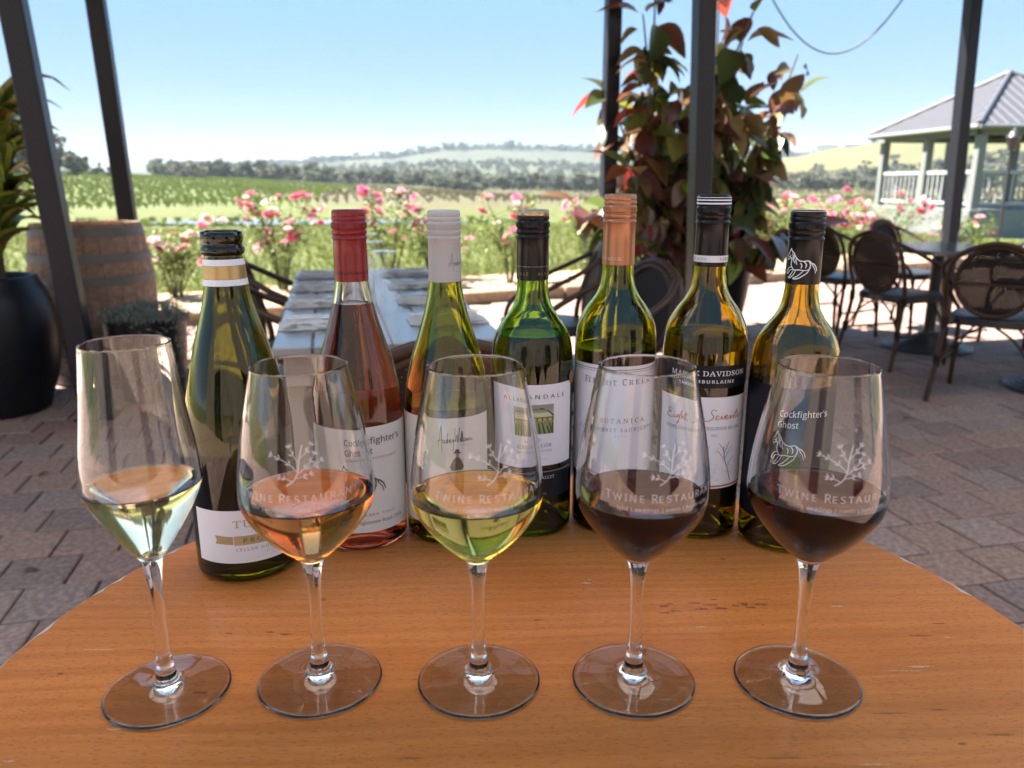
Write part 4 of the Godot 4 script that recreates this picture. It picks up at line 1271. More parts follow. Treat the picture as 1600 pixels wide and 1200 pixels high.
func garden() -> void:
	# timber edging along the bed
	var along := Vector3(0.895, 0, -0.447)
	var out := Vector3(-0.447, 0, -0.895)
	var p0 := Vector3(-2.72, 0, -6.43)
	var ed := thing("garden_edging", "weathered timber edging between the terrace and the rose bed", "edging", p0)
	var turn := atan2(0.447, 0.895)
	for k in 10:
		var s := -6.0 + k * 2.4
		var mb := MB.new()
		mb.box(Vector3(s + 0.01, -0.02, -0.1), Vector3(s + 2.39, 0.11 + 0.008 * sin(k * 2.3), 0.1), 0.012)
		part("sleeper", mb.mesh(), M.timber, ed, Transform3D(Basis(Vector3.UP, turn), Vector3.ZERO))
	# the bed itself, gently uneven
	var bed := MB.new()
	var f := noise(0.9, 61, 3)
	var nx := 90
	var nz := 10
	for k in nz + 1:
		for j in nx + 1:
			var p := p0 + along * (-8.0 + 30.0 * j / nx) + out * (0.1 + 2.0 * k / nz + 0.25 * sin(j * 0.35) * (1.0 if k == nz else 0.0))
			p.y = 0.02 + 0.03 * f.get_noise_2d(p.x, p.z) - (0.09 if k == nz else 0.0)
			bed.vert(p, Vector3.UP)
	for k in nz:
		for j in nx:
			var a := k * (nx + 1) + j
			bed.face(a, a + 1, a + nx + 1); bed.face(a + 1, a + nx + 2, a + nx + 1)
	struct("garden_bed", bed.mesh(), M.bed_soil)
	var chip := MB.new()
	chip.box(Vector3(-0.03, 0, -0.008), Vector3(0.03, 0.008, 0.008))
	var where := []
	var tint := []
	for k in 3000:
		var p := p0 + along * rng.randf_range(-7, 19) + out * rng.randf_range(0.12, 1.9)
		p.y = 0.025 + rng.randf_range(-0.02, 0.02)
		where.append(Transform3D(Basis(Vector3.UP, rng.randf() * TAU) * Basis(Vector3.RIGHT, rng.randf_range(-0.4, 0.4)) * Basis().scaled(Vector3.ONE * rng.randf_range(0.5, 1.5)), p))
		var v := rng.randf_range(0.5, 1.2)
		tint.append(Color(0.40 * v, 0.29 * v, 0.19 * v))
	tinted("mulch_tint", 0.9)
	var mu := many("mulch", chip.mesh(), M.mulch_tint, where, tint)
	tag(mu, "pale straw mulch spread under the rose bushes", "mulch")
	# lawn grass in the sun
	var blade := MB.new()
	for k in 9:
		var a := k * 2.4
		var d := Vector3(cos(a), 0, sin(a))
		var r := 0.03 + 0.02 * (k % 3)
		var side := Vector3(-d.z, 0, d.x) * 0.004
		blade.tri(d * 0.01 - side, d * 0.01 + side, d * r + Vector3(0, 0.05 + 0.012 * (k % 4), 0), Vector3(d.x, 0.6, d.z))
	where = []
	tint = []
	for k in 26000:
		var u := rng.randf()
		var dist := 2.0 + 40.0 * u * u
		var p := p0 + along * rng.randf_range(-9.0 - dist, 14.0 + dist) + out * dist
		p.y = land(p.x, p.z)
		if p.z > -5.0: continue
		where.append(Transform3D(Basis(Vector3.UP, rng.randf() * TAU) * Basis().scaled(Vector3.ONE * rng.randf_range(0.9, 1.9) * (1.0 + dist * 0.03)), p))
		var v := rng.randf_range(0.75, 1.2)
		tint.append(Color(0.125 * v, 0.155 * v, 0.019 * v).lerp(Color(0.15, 0.148, 0.035), rng.randf() * 0.5))
	var gr := many("lawn_grass", blade.mesh(), M.leaf, where, tint)
	tag(gr, "sunlit yellow-green lawn beyond the rose bed", "grass")
	# rose bushes: [along px-derived world x, z, height, spread, flowers, pale share, label]
	var roses := [
		[-3.35, -7.75, 0.78, 0.42, 24, 0.5, "pink rose bush beside the wine barrel"],
		[-2.45, -8.35, 0.95, 0.46, 26, 0.35, "tall rose bush of coral-pink blooms beyond the head of the laid table"],
		[-1.35, -8.75, 0.97, 0.42, 22, 0.3, "rose bush with coral blooms behind the red-capped bottle"],
		[-0.95, -9.3, 0.70, 0.34, 12, 0.4, "low rose bush with few blooms between the two capped bottles"],
		[-0.02, -9.0, 0.92, 0.36, 12, 0.55, "sparse rose bush behind the gold-topped bottle"],
		[0.95, -9.6, 0.85, 0.4, 12, 0.7, "pale pink rose bush behind the copper-capped bottle"],
		[2.55, -9.9, 0.90, 0.45, 16, 0.3, "rose bush half hidden by the rubber plant"],
		[3.35, -10.3, 0.96, 0.42, 18, 0.5, "rose bush next to the rubber plant, pink blooms over the edging"],
		[4.35, -10.7, 1.02, 0.5, 26, 0.45, "full rose bush above the woven chair backs"],
		[5.3, -11.2, 0.98, 0.48, 22, 0.4, "rose bush just before the sunlit veranda post"],
		[6.6, -11.6, 0.68, 0.36, 9, 0.8, "small pale rose bush past the sunlit veranda post"]]
	var fl := []
	for k in 3: fl.append(rose_flower(400 + k))
	for k in roses.size():
		var e: Array = roses[k]
		rose_bush(e, fl, 800 + k)

func rose_flower(seed: int) -> ArrayMesh:
	var q := RandomNumberGenerator.new()
	q.seed = seed
	var mb := MB.new()
	for ring in 4:
		var n := 4 + ring
		for k in n:
			var a := TAU * (k + 0.37 * ring) / n + q.randf_range(-0.15, 0.15)
			var d := Vector3(cos(a), 0, sin(a))
			var s := Vector3(-d.z, 0, d.x)
			var open := 0.25 + ring * 0.28
			var h := 0.034 - ring * 0.004
			var w := 0.010 + ring * 0.0035
			var v := q.randf_range(0.85, 1.1)
			mb.col = Color(v, v, v)
			var b0 := d * 0.003
			var b1 := d * (0.008 + 0.016 * open) + Vector3(0, h * 0.65, 0)
			var b2 := d * (0.006 + 0.032 * open) + Vector3(0, h * (1.0 - 0.35 * open), 0)
			var nn := (d * 0.7 + Vector3.UP * 0.7)
			mb.quad(b0 - s * w * 0.4, b0 + s * w * 0.4, b1 + s * w, b1 - s * w, nn)
			mb.quad(b1 - s * w, b1 + s * w, b2 + s * w * 0.7, b2 - s * w * 0.7, nn)
	return mb.mesh()

func rose_bush(e: Array, fl: Array, seed: int) -> void:
	var q := RandomNumberGenerator.new()
	q.seed = seed
	var t := thing("rose_bush", e[6], "rose bush", Vector3(e[0], 0.0, e[1]), 0.0, "rose bushes in the bed")
	var H: float = e[2] * 1.08
	var S: float = e[3] * 1.15
	var tips := []
	var stems := MB.new()
	for k in 11:
		var a := TAU * k / 11.0 + q.randf_range(-0.3, 0.3)
		var rr := S * sqrt(q.randf_range(0.05, 1.0))
		var top := Vector3(cos(a) * rr, H * q.randf_range(0.62, 1.0), sin(a) * rr)
		var mid := Vector3(top.x * 0.35, top.y * 0.5, top.z * 0.35) + Vector3(q.randf_range(-0.04, 0.04), 0, q.randf_range(-0.04, 0.04))
		stems.tube(smooth([Vector3(top.x * 0.1, 0, top.z * 0.1), mid, top], 4), [0.009, 0.008, 0.008, 0.007, 0.006, 0.006, 0.005, 0.004, 0.003], 5)
		tips.append([mid, top])
	var so := part("stems", stems.mesh(), M.stem_green, t)
	so.set_meta("kind", "stuff")
	var lv := MB.new()
	for k in 1000:
		var tp: Array = tips[q.randi_range(0, tips.size() - 1)]
		var g := pow(q.randf(), 0.9)
		var c: Vector3 = (tp[0] as Vector3).lerp(tp[1], g) + Vector3(q.randfn(0, 0.07), q.randfn(0, 0.06), q.randfn(0, 0.07))
		if c.y < 0.12: c.y = q.randf_range(0.15, 0.5)
		var d := Vector3(q.randf_range(-1, 1), q.randf_range(-0.5, 0.5), q.randf_range(-1, 1)).normalized()
		var s := d.cross(Vector3(q.randf_range(-0.4, 0.4), 1, q.randf_range(-0.4, 0.4))).normalized()
		var l := q.randf_range(0.04, 0.075)
		var v := q.randf_range(0.65, 1.25)
		lv.col = Color(0.10 * v, 0.15 * v, 0.03 * v).lerp(Color(0.22, 0.25, 0.05), q.randf() * 0.4)
		lv.quad(c - d * l * 0.5, c + s * l * 0.3, c + d * l * 0.5, c - s * l * 0.3, Vector3.UP)
	var lo := part("foliage", lv.mesh(), M.leaf, t)
	lo.set_meta("kind", "stuff")
	for k in int(e[4] * 1.4):
		var tp: Array = tips[q.randi_range(0, tips.size() - 1)]
		var c: Vector3 = tp[1] + Vector3(q.randfn(0, 0.06), q.randf_range(-0.20, 0.04), q.randfn(0, 0.06))
		var sc := q.randf_range(1.1, 1.75)
		var pale: bool = q.randf() < e[5]
		var b := Basis(Vector3(q.randf_range(-1, 1), 0, q.randf_range(-1, 1)).normalized(), q.randf_range(0, 1.1)) * Basis().scaled(Vector3.ONE * sc)
		part("rose", fl[q.randi_range(0, 2)], (M.petal_pale if q.randf() < 0.6 else M.petal_blush) if pale else (M.petal_coral if q.randf() < 0.7 else M.petal_pink), t, Transform3D(b, c))

func petals() -> void:
	for e in [["petal_coral", 0.74, 0.17, 0.32], ["petal_pink", 0.80, 0.30, 0.45], ["petal_blush", 0.82, 0.44, 0.50], ["petal_pale", 0.86, 0.68, 0.66]]:
		var m := tinted(e[0], 0.7, 0.9)
		m.albedo_color = lin(e[1], e[2], e[3])
		m.cull_mode = BaseMaterial3D.CULL_DISABLED

func pot_mesh(p: Array) -> ArrayMesh:
	var mb := MB.new()
	mb.lathe(smooth(p, 4), 48, 45.0)
	return mb.mesh()

func plants() -> void:
	# large round-shouldered black pot with strap-leaved plant
	var t := thing("potted_cordyline", "large black urn planter holding a strap-leaved yellow-striped plant", "potted plant", veranda(-1.68, 4.35))
	var pot := [Vector2(0.0, 0.002), Vector2(0.20, 0.002), Vector2(0.235, 0.06), Vector2(0.285, 0.22), Vector2(0.305, 0.40), Vector2(0.285, 0.56), Vector2(0.245, 0.655), Vector2(0.235, 0.68), Vector2(0.215, 0.68), Vector2(0.215, 0.62)]
	part("pot", pot_mesh(pot), M.pot_black, t)
	var so := MB.new()
	so.lathe([Vector2(0.217, 0.62), Vector2(0.0, 0.64)], 32)
	part("soil", so.mesh(), M.potting_soil, t)
	var q := RandomNumberGenerator.new()
	q.seed = 33
	for st in 3:
		var b := Vector3(q.randf_range(-0.08, 0.08), 0.62, q.randf_range(-0.08, 0.08))
		var hgt: float = [0.08, 0.30, 0.58][st]
		var cane := MB.new()
		cane.tube([b, b + Vector3(0.01, hgt * 0.5, 0.0), b + Vector3(0.02, hgt, 0.01)], 0.014, 7)
		part("cane", cane.mesh(), M.bark, t)
		for k in 26:
			var a := k * 2.4 + st
			var d := Vector3(cos(a), 0, sin(a))
			var s := Vector3(-d.z, 0, d.x)
			var L := q.randf_range(0.48, 0.70)
			var up := q.randf_range(0.7, 1.55)
			var root := b + Vector3(0.015, hgt * q.randf_range(0.7, 1.0), 0.005)
			var mb := MB.new()
			var n := 8
			var v := q.randf_range(1.0, 1.6)
			var stripes := [Color(0.22 * v, 0.24 * v, 0.045), Color(0.045 * v, 0.085 * v, 0.02), Color(0.10 * v, 0.14 * v, 0.03), Color(0.045 * v, 0.08 * v, 0.02), Color(0.20 * v, 0.20 * v, 0.045)]
			if k % 5 == 0: stripes[2] = Color(0.30, 0.06, 0.04)
			for j in n:
				for w in 5:
					mb.col = stripes[w]
					var c := []
					for g in [[j, w], [j, w + 1], [j + 1, w + 1], [j + 1, w]]:
						var u: float = g[0] / float(n)
						var x: float = g[1] / 5.0 - 0.5
						var wd: float = 0.16 * sin(PI * clampf(pow(u, 0.75) * 0.97 + 0.03, 0, 1)) + 0.012 * (1.0 - u)
						var pos := root + d * L * u * (0.30 + 0.35 * u) + Vector3(0, up * L * (u - 0.55 * u * u * u), 0) + s * x * wd + Vector3.UP * absf(x) * wd * 0.5
						c.append(pos)
					mb.quad(c[0], c[1], c[2], c[3], Vector3.UP + d * 0.2)
			part("leaf", mb.mesh(), M.glossy_leaf, t)
	# wine barrel
	var bl := thing("wine_barrel", "old upright oak wine barrel with grey steel hoops", "barrel", veranda(-1.36, 5.02), 0.4)
	var R := func(y: float) -> float: return 0.285 + 0.05 * (1.0 - pow((y - 0.46) / 0.46, 2))
	textured("barrel_oak", grain_tex(0.025, 15, lin(0.17, 0.11, 0.075), lin(0.36, 0.25, 0.18)), 1.7, 0.8, 0.25)
	for k in 24:
		var mb := MB.new()
		var a0 := TAU * k / 24.0 + 0.004
		var a1 := TAU * (k + 1) / 24.0 - 0.004
		var n := 10
		var jit := 0.0015 * sin(k * 3.1)
		for j in n:
			var y0: float = 0.01 + 0.90 * j / n
			var y1: float = 0.01 + 0.90 * (j + 1) / n
			var r0: float = R.call(y0) + jit
			var r1: float = R.call(y1) + jit
			mb.quad(Vector3(sin(a0) * r0, y0, cos(a0) * r0), Vector3(sin(a1) * r0, y0, cos(a1) * r0), Vector3(sin(a1) * r1, y1, cos(a1) * r1), Vector3(sin(a0) * r1, y1, cos(a0) * r1), Vector3(sin(a0), 0, cos(a0)))
		var rt: float = R.call(0.91) + jit
		mb.quad(Vector3(sin(a0) * rt, 0.91, cos(a0) * rt), Vector3(sin(a1) * rt, 0.91, cos(a1) * rt), Vector3(sin(a1) * (rt - 0.025), 0.91, cos(a1) * (rt - 0.025)), Vector3(sin(a0) * (rt - 0.025), 0.91, cos(a0) * (rt - 0.025)), Vector3.UP)
		mb.quad(Vector3(sin(a0) * (rt - 0.025), 0.91, cos(a0) * (rt - 0.025)), Vector3(sin(a1) * (rt - 0.025), 0.91, cos(a1) * (rt - 0.025)), Vector3(sin(a1) * (rt - 0.025), 0.88, cos(a1) * (rt - 0.025)), Vector3(sin(a0) * (rt - 0.025), 0.88, cos(a0) * (rt - 0.025)), -Vector3(sin(a0), 0, cos(a0)))
		part("stave", mb.mesh(), M.barrel_oak, bl)
	var core := MB.new()
	core.lathe([Vector2(0.0, 0.004), Vector2(0.27, 0.004), Vector2(0.277, 0.02), Vector2(0.325, 0.46), Vector2(0.273, 0.885), Vector2(0.0, 0.885)], 40, 30.0)
	part("head", core.mesh(), M.barrel_oak, bl)
	for y in [0.05, 0.20, 0.33, 0.60, 0.725, 0.865]:
		var hp := MB.new()
		var w := 0.022
		hp.lathe([Vector2(R.call(y - w) + 0.001, y - w), Vector2(R.call(y - w) + 0.004, y - w), Vector2(R.call(y + w) + 0.004, y + w), Vector2(R.call(y + w) + 0.001, y + w)], 48, 30.0)
		part("hoop", hp.mesh(), M.hoop_steel, bl)
	# low planter with trailing silver foliage
	t = thing("potted_silver_plant", "low black planter with trailing silver-grey foliage before the barrel", "potted plant", veranda(-0.98, 4.45))
	part("pot", pot_mesh([Vector2(0.0, 0.002), Vector2(0.15, 0.002), Vector2(0.165, 0.05), Vector2(0.195, 0.24), Vector2(0.205, 0.42), Vector2(0.20, 0.435), Vector2(0.18, 0.435), Vector2(0.178, 0.40)]), M.pot_black, t)
	so = MB.new()
	so.lathe([Vector2(0.18, 0.40), Vector2(0.0, 0.42)], 32)
	part("soil", so.mesh(), M.potting_soil, t)
	var lv := MB.new()
	for k in 2600:
		var a := q.randf() * TAU
		var hang := q.randf()
		var c := Vector3.ZERO
		if hang < 0.6 or cos(a - 0.2) < 0.15:
			var rr := 0.22 * sqrt(q.randf())
			c = Vector3(cos(a) * rr, 0.43 + q.randf_range(0.0, 0.09) * (1.2 - rr * 3.0), sin(a) * rr)
		else:
			var dn := pow(q.randf(), 1.2)
			c = Vector3(cos(a) * (0.215 + 0.05 * sin(dn * 3.0)), 0.46 - dn * 0.38, sin(a) * (0.215 + 0.05 * sin(dn * 3.0))) + Vector3(q.randfn(0, 0.012), 0, q.randfn(0, 0.012))
		var d := Vector3(q.randf_range(-1, 1), q.randf_range(-0.3, 1), q.randf_range(-1, 1)).normalized()
		var s := d.cross(Vector3(q.randf_range(-1, 1), 0.5, q.randf_range(-1, 1))).normalized()
		var v := q.randf_range(0.6, 1.2)
		lv.col = Color(0.24 * v, 0.27 * v, 0.22 * v)
		lv.quad(c - d * 0.012, c + s * 0.005, c + d * 0.012, c - s * 0.005, Vector3.UP)
	var lo := part("foliage", lv.mesh(), M.leaf, t)
	lo.set_meta("kind", "stuff")
	rubber_plant(thing("rubber_plant", "tall rubber plant with dark burgundy and green leaves behind the veranda post", "potted plant", veranda(2.30, 5.25)), 66, 1.0, 300)
	rubber_plant(thing("rubber_plant", "rubber plant spreading on the chair side of the veranda post", "potted plant", veranda(2.95, 5.62)), 68, 0.92, 280)
	rubber_plant(thing("rubber_plant", "second rubber plant with orange and green leaves past the cafe chairs", "potted plant", veranda(4.55, 3.85)), 67, 0.72, 90)

func rubber_plant(t: Node3D, seed: int, sc: float, count: int) -> void:
	var q := RandomNumberGenerator.new()
	q.seed = seed
	part("pot", pot_mesh([Vector2(0.0, 0.002), Vector2(0.17, 0.002), Vector2(0.19, 0.05), Vector2(0.235, 0.28), Vector2(0.255, 0.50), Vector2(0.25, 0.52), Vector2(0.225, 0.52), Vector2(0.222, 0.48)]), M.pot_black, t)
	var so := MB.new()
	so.lathe([Vector2(0.224, 0.48), Vector2(0.0, 0.49)], 32)
	part("soil", so.mesh(), M.potting_soil, t)
	var shapes := []
	for k in 6: shapes.append(leaf_mesh(1.0, 0.50 + 0.03 * k, 0.25 + 0.10 * (k % 3), 0.30 + 0.16 * (k % 4), 0.55))
	# stems: [foot, bend, tip]
	var stems := []
	for k in 12:
		var a := TAU * k / 12.0 + q.randf_range(-0.2, 0.2)
		var sp := q.randf_range(0.12, 0.66) * sc
		var tip := Vector3(cos(a) * sp, (q.randf_range(1.3, 2.45) - 0.45 * sp) * sc, sin(a) * sp)
		stems.append([Vector3(cos(a) * 0.06, 0.48, sin(a) * 0.06), Vector3(tip.x * 0.4, lerpf(0.48, tip.y, 0.5), tip.z * 0.4), tip])
	if sc > 0.9:
		stems.append([Vector3(0, 0.48, 0), Vector3(-0.08, 1.3, 0.0), Vector3(-0.12, 2.45, 0.0)])
		stems.append([Vector3(0.03, 0.48, 0), Vector3(0.22, 1.15, 0.0), Vector3(0.50, 2.05, -0.05)])
		stems.append([Vector3(-0.03, 0.48, 0.02), Vector3(-0.28, 0.75, 0.15), Vector3(-0.60, 0.98, 0.1)])
		stems.append([Vector3(0.03, 0.48, 0.02), Vector3(0.30, 0.66, 0.12), Vector3(0.66, 0.78, 0.12)])
	var curves := []
	for s in stems:
		var c := smooth(s, 6)
		curves.append(c)
		var mb := MB.new()
		var rad := []
		for k in c.size(): rad.append(lerpf(0.014, 0.005, float(k) / c.size()) * (0.7 + 0.3 * sc))
		mb.tube(c, rad, 6)
		part("stem", mb.mesh(), M.bark, t)
	for k in count:
		var c: Array = curves[k % curves.size()]
		var u := q.randf_range(0.22, 1.0)
		if u > 0.9: u = 1.0
		var at: Vector3 = c[int(u * (c.size() - 1))]
		var a := k * 2.399 + q.randf_range(-0.3, 0.3)
		var pitch := q.randf_range(-1.25, 0.3) if u < 1.0 else q.randf_range(-0.2, 1.2)
		var L := q.randf_range(0.19, 0.31) * (0.75 + 0.25 * sc)
		var b := Basis(Vector3.UP, a) * Basis(Vector3.RIGHT, -pitch) * Basis(Vector3.BACK, q.randf_range(-0.6, 0.6)) * Basis().scaled(Vector3.ONE * L)
		var out := Vector3(sin(a), 0.2, cos(a)) * 0.03
		var roll := q.randf()
		var m: Material = M.ficus_dark
		if roll < 0.24: m = M.ficus_burgundy
		elif roll < 0.40: m = M.ficus_brown
		elif roll < 0.52: m = M.ficus_olive
		elif roll < 0.60: m = M.ficus_lime
		elif roll < 0.64: m = M.ficus_red
		elif roll < 0.69: m = M.ficus_cream
		part("leaf", shapes[q.randi_range(0, 5)], m, t, Transform3D(b, at + out))
	# the smaller leaves in the depth of the crown
	var inner := MB.new()
	var tones := [Color(0.035, 0.052, 0.022), Color(0.085, 0.032, 0.024), Color(0.13, 0.075, 0.042), Color(0.12, 0.13, 0.03), Color(0.22, 0.165, 0.07)]
	for k in int(count * 1.3):
		var c: Array = curves[k % curves.size()]
		var at: Vector3 = c[int(q.randf_range(0.25, 0.98) * (c.size() - 1))]
		var a := q.randf() * TAU
		var b := Basis(Vector3.UP, a) * Basis(Vector3.RIGHT, q.randf_range(-0.2, 1.2)) * Basis(Vector3.BACK, q.randf_range(-0.9, 0.9)) * Basis().scaled(Vector3.ONE * q.randf_range(0.12, 0.21))
		var xf := Transform3D(b, at + Vector3(sin(a), 0, cos(a)) * q.randf_range(0.0, 0.12))
		var arr: Array = (shapes[k % 6] as ArrayMesh).surface_get_arrays(0)
		var first := inner.v.size()
		inner.col = tones[q.randi_range(0, 4)]
		for e in arr[Mesh.ARRAY_VERTEX].size(): inner.vert(xf * arr[Mesh.ARRAY_VERTEX][e], (b * arr[Mesh.ARRAY_NORMAL][e]).normalized())
		for e in (arr[Mesh.ARRAY_INDEX] as PackedInt32Array): inner.i.append(e + first)
	var io := part("inner_leaves", inner.mesh(), M.glossy_leaf, t)
	io.set_meta("kind", "stuff")

func ficus_materials() -> void:
	for e in [["ficus_dark", 0.034, 0.050, 0.021], ["ficus_burgundy", 0.085, 0.030, 0.023], ["ficus_brown", 0.13, 0.072, 0.040], ["ficus_olive", 0.115, 0.12, 0.03], ["ficus_lime", 0.13, 0.20, 0.025], ["ficus_red", 0.26, 0.035, 0.03], ["ficus_cream", 0.20, 0.14, 0.065]]:
		var m := plain(e[0], lin(e[1], e[2], e[3]), 0.32)
		m.backlight_enabled = true
		var top: float = maxf(e[1], maxf(e[2], e[3]))
		m.backlight = lin(e[1] / top * 0.5 * sqrt(top), e[2] / top * 0.5 * sqrt(top), e[3] / top * 0.3 * sqrt(top))
		m.cull_mode = BaseMaterial3D.CULL_DISABLED

# bistro chair of dark cane: an arch runs over the back and down into the rear legs, arms sweep to the front; faces +z
func bistro_chair(label: String, at: Vector3, turn: float) -> Node3D:
	var t := thing("bistro_chair", label, "chair", at, turn, "woven bistro chairs")
	var seat_y := 0.45
	var tb := func(pts: Array, r: float, called: String, m: Material) -> Node:
		var mb := MB.new()
		mb.tube(smooth(pts, 6) if pts.size() > 2 else pts, r, 8)
		return part(called, mb.mesh(), m, t)
	# rear legs and arch in one sweep
	tb.call([Vector3(-0.235, 0.0, -0.27), Vector3(-0.215, 0.22, -0.225), Vector3(-0.205, seat_y, -0.195), Vector3(-0.215, 0.62, -0.235), Vector3(-0.175, 0.77, -0.275), Vector3(0.0, 0.84, -0.295), Vector3(0.175, 0.77, -0.275), Vector3(0.215, 0.62, -0.235), Vector3(0.205, seat_y, -0.195), Vector3(0.215, 0.22, -0.225), Vector3(0.235, 0.0, -0.27)], 0.0135, "back_arch", M.chair_frame)
	for s in [-1.0, 1.0]:
		tb.call([Vector3(s * 0.195, 0.0, 0.225), Vector3(s * 0.190, 0.22, 0.205), Vector3(s * 0.185, seat_y - 0.01, 0.185)], 0.0135, "front_leg", M.chair_frame)
		tb.call([Vector3(s * 0.165, 0.785, -0.270), Vector3(s * 0.245, 0.72, -0.16), Vector3(s * 0.262, 0.63, 0.02), Vector3(s * 0.235, 0.52, 0.15), Vector3(s * 0.195, seat_y, 0.18)], 0.0125, "arm", M.chair_frame)
		tb.call([Vector3(s * 0.214, 0.21, -0.215), Vector3(s * 0.190, 0.21, 0.200)], 0.008, "side_stretcher", M.chair_frame)
		tb.call([Vector3(s * 0.190, 0.20, 0.200), Vector3(s * 0.120, 0.34, 0.19), Vector3(s * 0.02, 0.415, 0.18)], 0.007, "front_brace", M.chair_frame)
		tb.call([Vector3(s * 0.214, 0.21, -0.215), Vector3(s * 0.13, 0.34, -0.20), Vector3(s * 0.03, 0.41, -0.185)], 0.007, "rear_brace", M.chair_frame)
		# cane bindings at the joints
		for p in [Vector3(s * 0.206, seat_y - 0.03, -0.197), Vector3(s * 0.186, seat_y - 0.035, 0.186), Vector3(s * 0.215, 0.215, -0.224), Vector3(s * 0.190, 0.215, 0.204)]:
			tb.call([p - Vector3(0, 0.03, 0), p + Vector3(0, 0.03, 0)], 0.0175, "binding", M.chair_binding)
	# oval back: hoop, bar and weave
	var hoop := []
	var ctr := Vector3(0, 0.645, -0.248)
	var tilt := Basis(Vector3.RIGHT, -0.20)
	for k in 33:
		var a := TAU * k / 32.0
		hoop.append(ctr + tilt * Vector3(cos(a) * 0.172, sin(a) * 0.180, 0))
	var hm := MB.new()
	hm.tube(hoop, 0.0125, 8, false)
	part("back_hoop", hm.mesh(), M.chair_frame, t)
	tb.call([ctr + tilt * Vector3(-0.172, -0.01, -0.012), ctr + tilt * Vector3(0.172, -0.01, -0.012)], 0.008, "back_bar", M.chair_frame)
	var wv := MB.new()
	var step := 0.0155
	for dir in 3:
		var u := Vector2.RIGHT.rotated([0.0, PI / 3, -PI / 3][dir])
		var v := Vector2(-u.y, u.x)
		for k in range(-12, 13):
			var off := k * step
			# clip the strand to the oval
			var best := 0.0
			var ends := []
			for sgn in [-1.0, 1.0]:
				var l := 0.0
				while l < 0.2:
					var q: Vector2 = v * off + u * sgn * l
					if pow(q.x / 0.168, 2) + pow(q.y / 0.176, 2) > 1.0: break
					l += 0.004
				ends.append(v * off + u * sgn * l)
			if ends[0].distance_to(ends[1]) < 0.02: continue
			var w: Vector2 = v * 0.0042
			var z := 0.001 * (dir - 1)
			for f in [1.0, -1.0]:
				var c := []
				for e in [ends[0] - w, ends[0] + w, ends[1] + w, ends[1] - w]: c.append(ctr + tilt * Vector3(e.x, e.y, z + f * 0.0008))
				wv.quad(c[0], c[1], c[2], c[3], tilt * Vector3(0, 0, f))
	var wo := part("back_weave", wv.mesh(), M.chair_weave, t)
	wo.set_meta("kind", "stuff")
	# seat: rounded square pad on a rim
	var st := MB.new()
	var rim := []
	for k in 48:
		var a := TAU * k / 48.0
		var c := cos(a)
		var s := sin(a)
		var r := 0.208 / pow(pow(absf(c), 4.0) + pow(absf(s), 4.0), 0.25)
		rim.append(Vector3(c * r, 0, s * r))
	var up := st.vert(Vector3(0, seat_y + 0.012, 0), Vector3.UP)
	for k in 49:
		var p: Vector3 = rim[k % 48]
		st.vert(p * 0.93 + Vector3(0, seat_y + 0.010, 0), (Vector3.UP * 2.0 + p).normalized())
		st.vert(p + Vector3(0, seat_y - 0.004, 0), p.normalized())
		st.vert(p + Vector3(0, seat_y - 0.035, 0), p.normalized())
		st.vert(p * 0.95 + Vector3(0, seat_y - 0.04, 0), Vector3.DOWN)
	for k in 48:
		var a := up + 1 + k * 4
		st.face(up, a, a + 4)
		for e in 3: 
			st.face(a + e, a + e + 1, a + e + 4); st.face(a + e + 1, a + e + 5, a + e + 4)
	part("seat", st.mesh(), M.seat_black, t)
	return t

func cafe_table(label: String, at: Vector3, turn: float, half: float, high: float) -> Node3D:
	var t := thing("cafe_table", label, "table", at, turn, "square cafe tables")
	var mb := MB.new()
	mb.box(Vector3(-half, high - 0.03, -half), Vector3(half, high, half), 0.004)
	part("table_top", mb.mesh(), M.cafe_top, t)
	var st := MB.new()
	st.lathe([Vector2(0.038, 0.1), Vector2(0.038, high - 0.05), Vector2(0.10, high - 0.032)], 24)
	part("column", st.mesh(), M.cast_iron, t)
	# stepped dome foot
	var p := [Vector2(0.0, 0.002), Vector2(0.29, 0.002), Vector2(0.29, 0.014)]
	for k in 9:
		var r := 0.285 - k * 0.027
		var y := 0.014 + 0.11 * (1.0 - pow(1.0 - k / 9.0, 1.0)) * (0.55 + 0.45 * k / 9.0)
		p.append_array([Vector2(r, y + 0.001), Vector2(r - 0.006, y + 0.008), Vector2(r - 0.018, y + 0.008), Vector2(r - 0.024, y + 0.004)])
	p.append(Vector2(0.038, 0.15))
	var fo := MB.new()
	fo.lathe(p, 48, 30.0)
	part("foot", fo.mesh(), M.cast_iron, t)
	return t

func tumbler(at: Vector3, label: String, up := true) -> void:
	var t := thing("drinking_glass", label, "glass", at, 0.0, "glasses on the laid tables")
	var p := [Vector2(0.0, 0.004), Vector2(0.030, 0.002), Vector2(0.032, 0.0), Vector2(0.034, 0.006), Vector2(0.037, 0.06), Vector2(0.039, 0.118), Vector2(0.0382, 0.119), Vector2(0.0374, 0.118), Vector2(0.0355, 0.06), Vector2(0.031, 0.014), Vector2(0.0, 0.012)]
	if not up:     # a stemmed glass standing upside down
		p = [Vector2(0.036, 0.0), Vector2(0.041, 0.06), Vector2(0.040, 0.085), Vector2(0.030, 0.108), Vector2(0.010, 0.122), Vector2(0.0045, 0.130), Vector2(0.004, 0.18), Vector2(0.012, 0.19), Vector2(0.036, 0.195), Vector2(0.036, 0.198), Vector2(0.0, 0.199)]
	var mb := MB.new()
	mb.lathe(p, 32, 40.0)
	part("bowl", mb.mesh(), M.thin_glass, t)

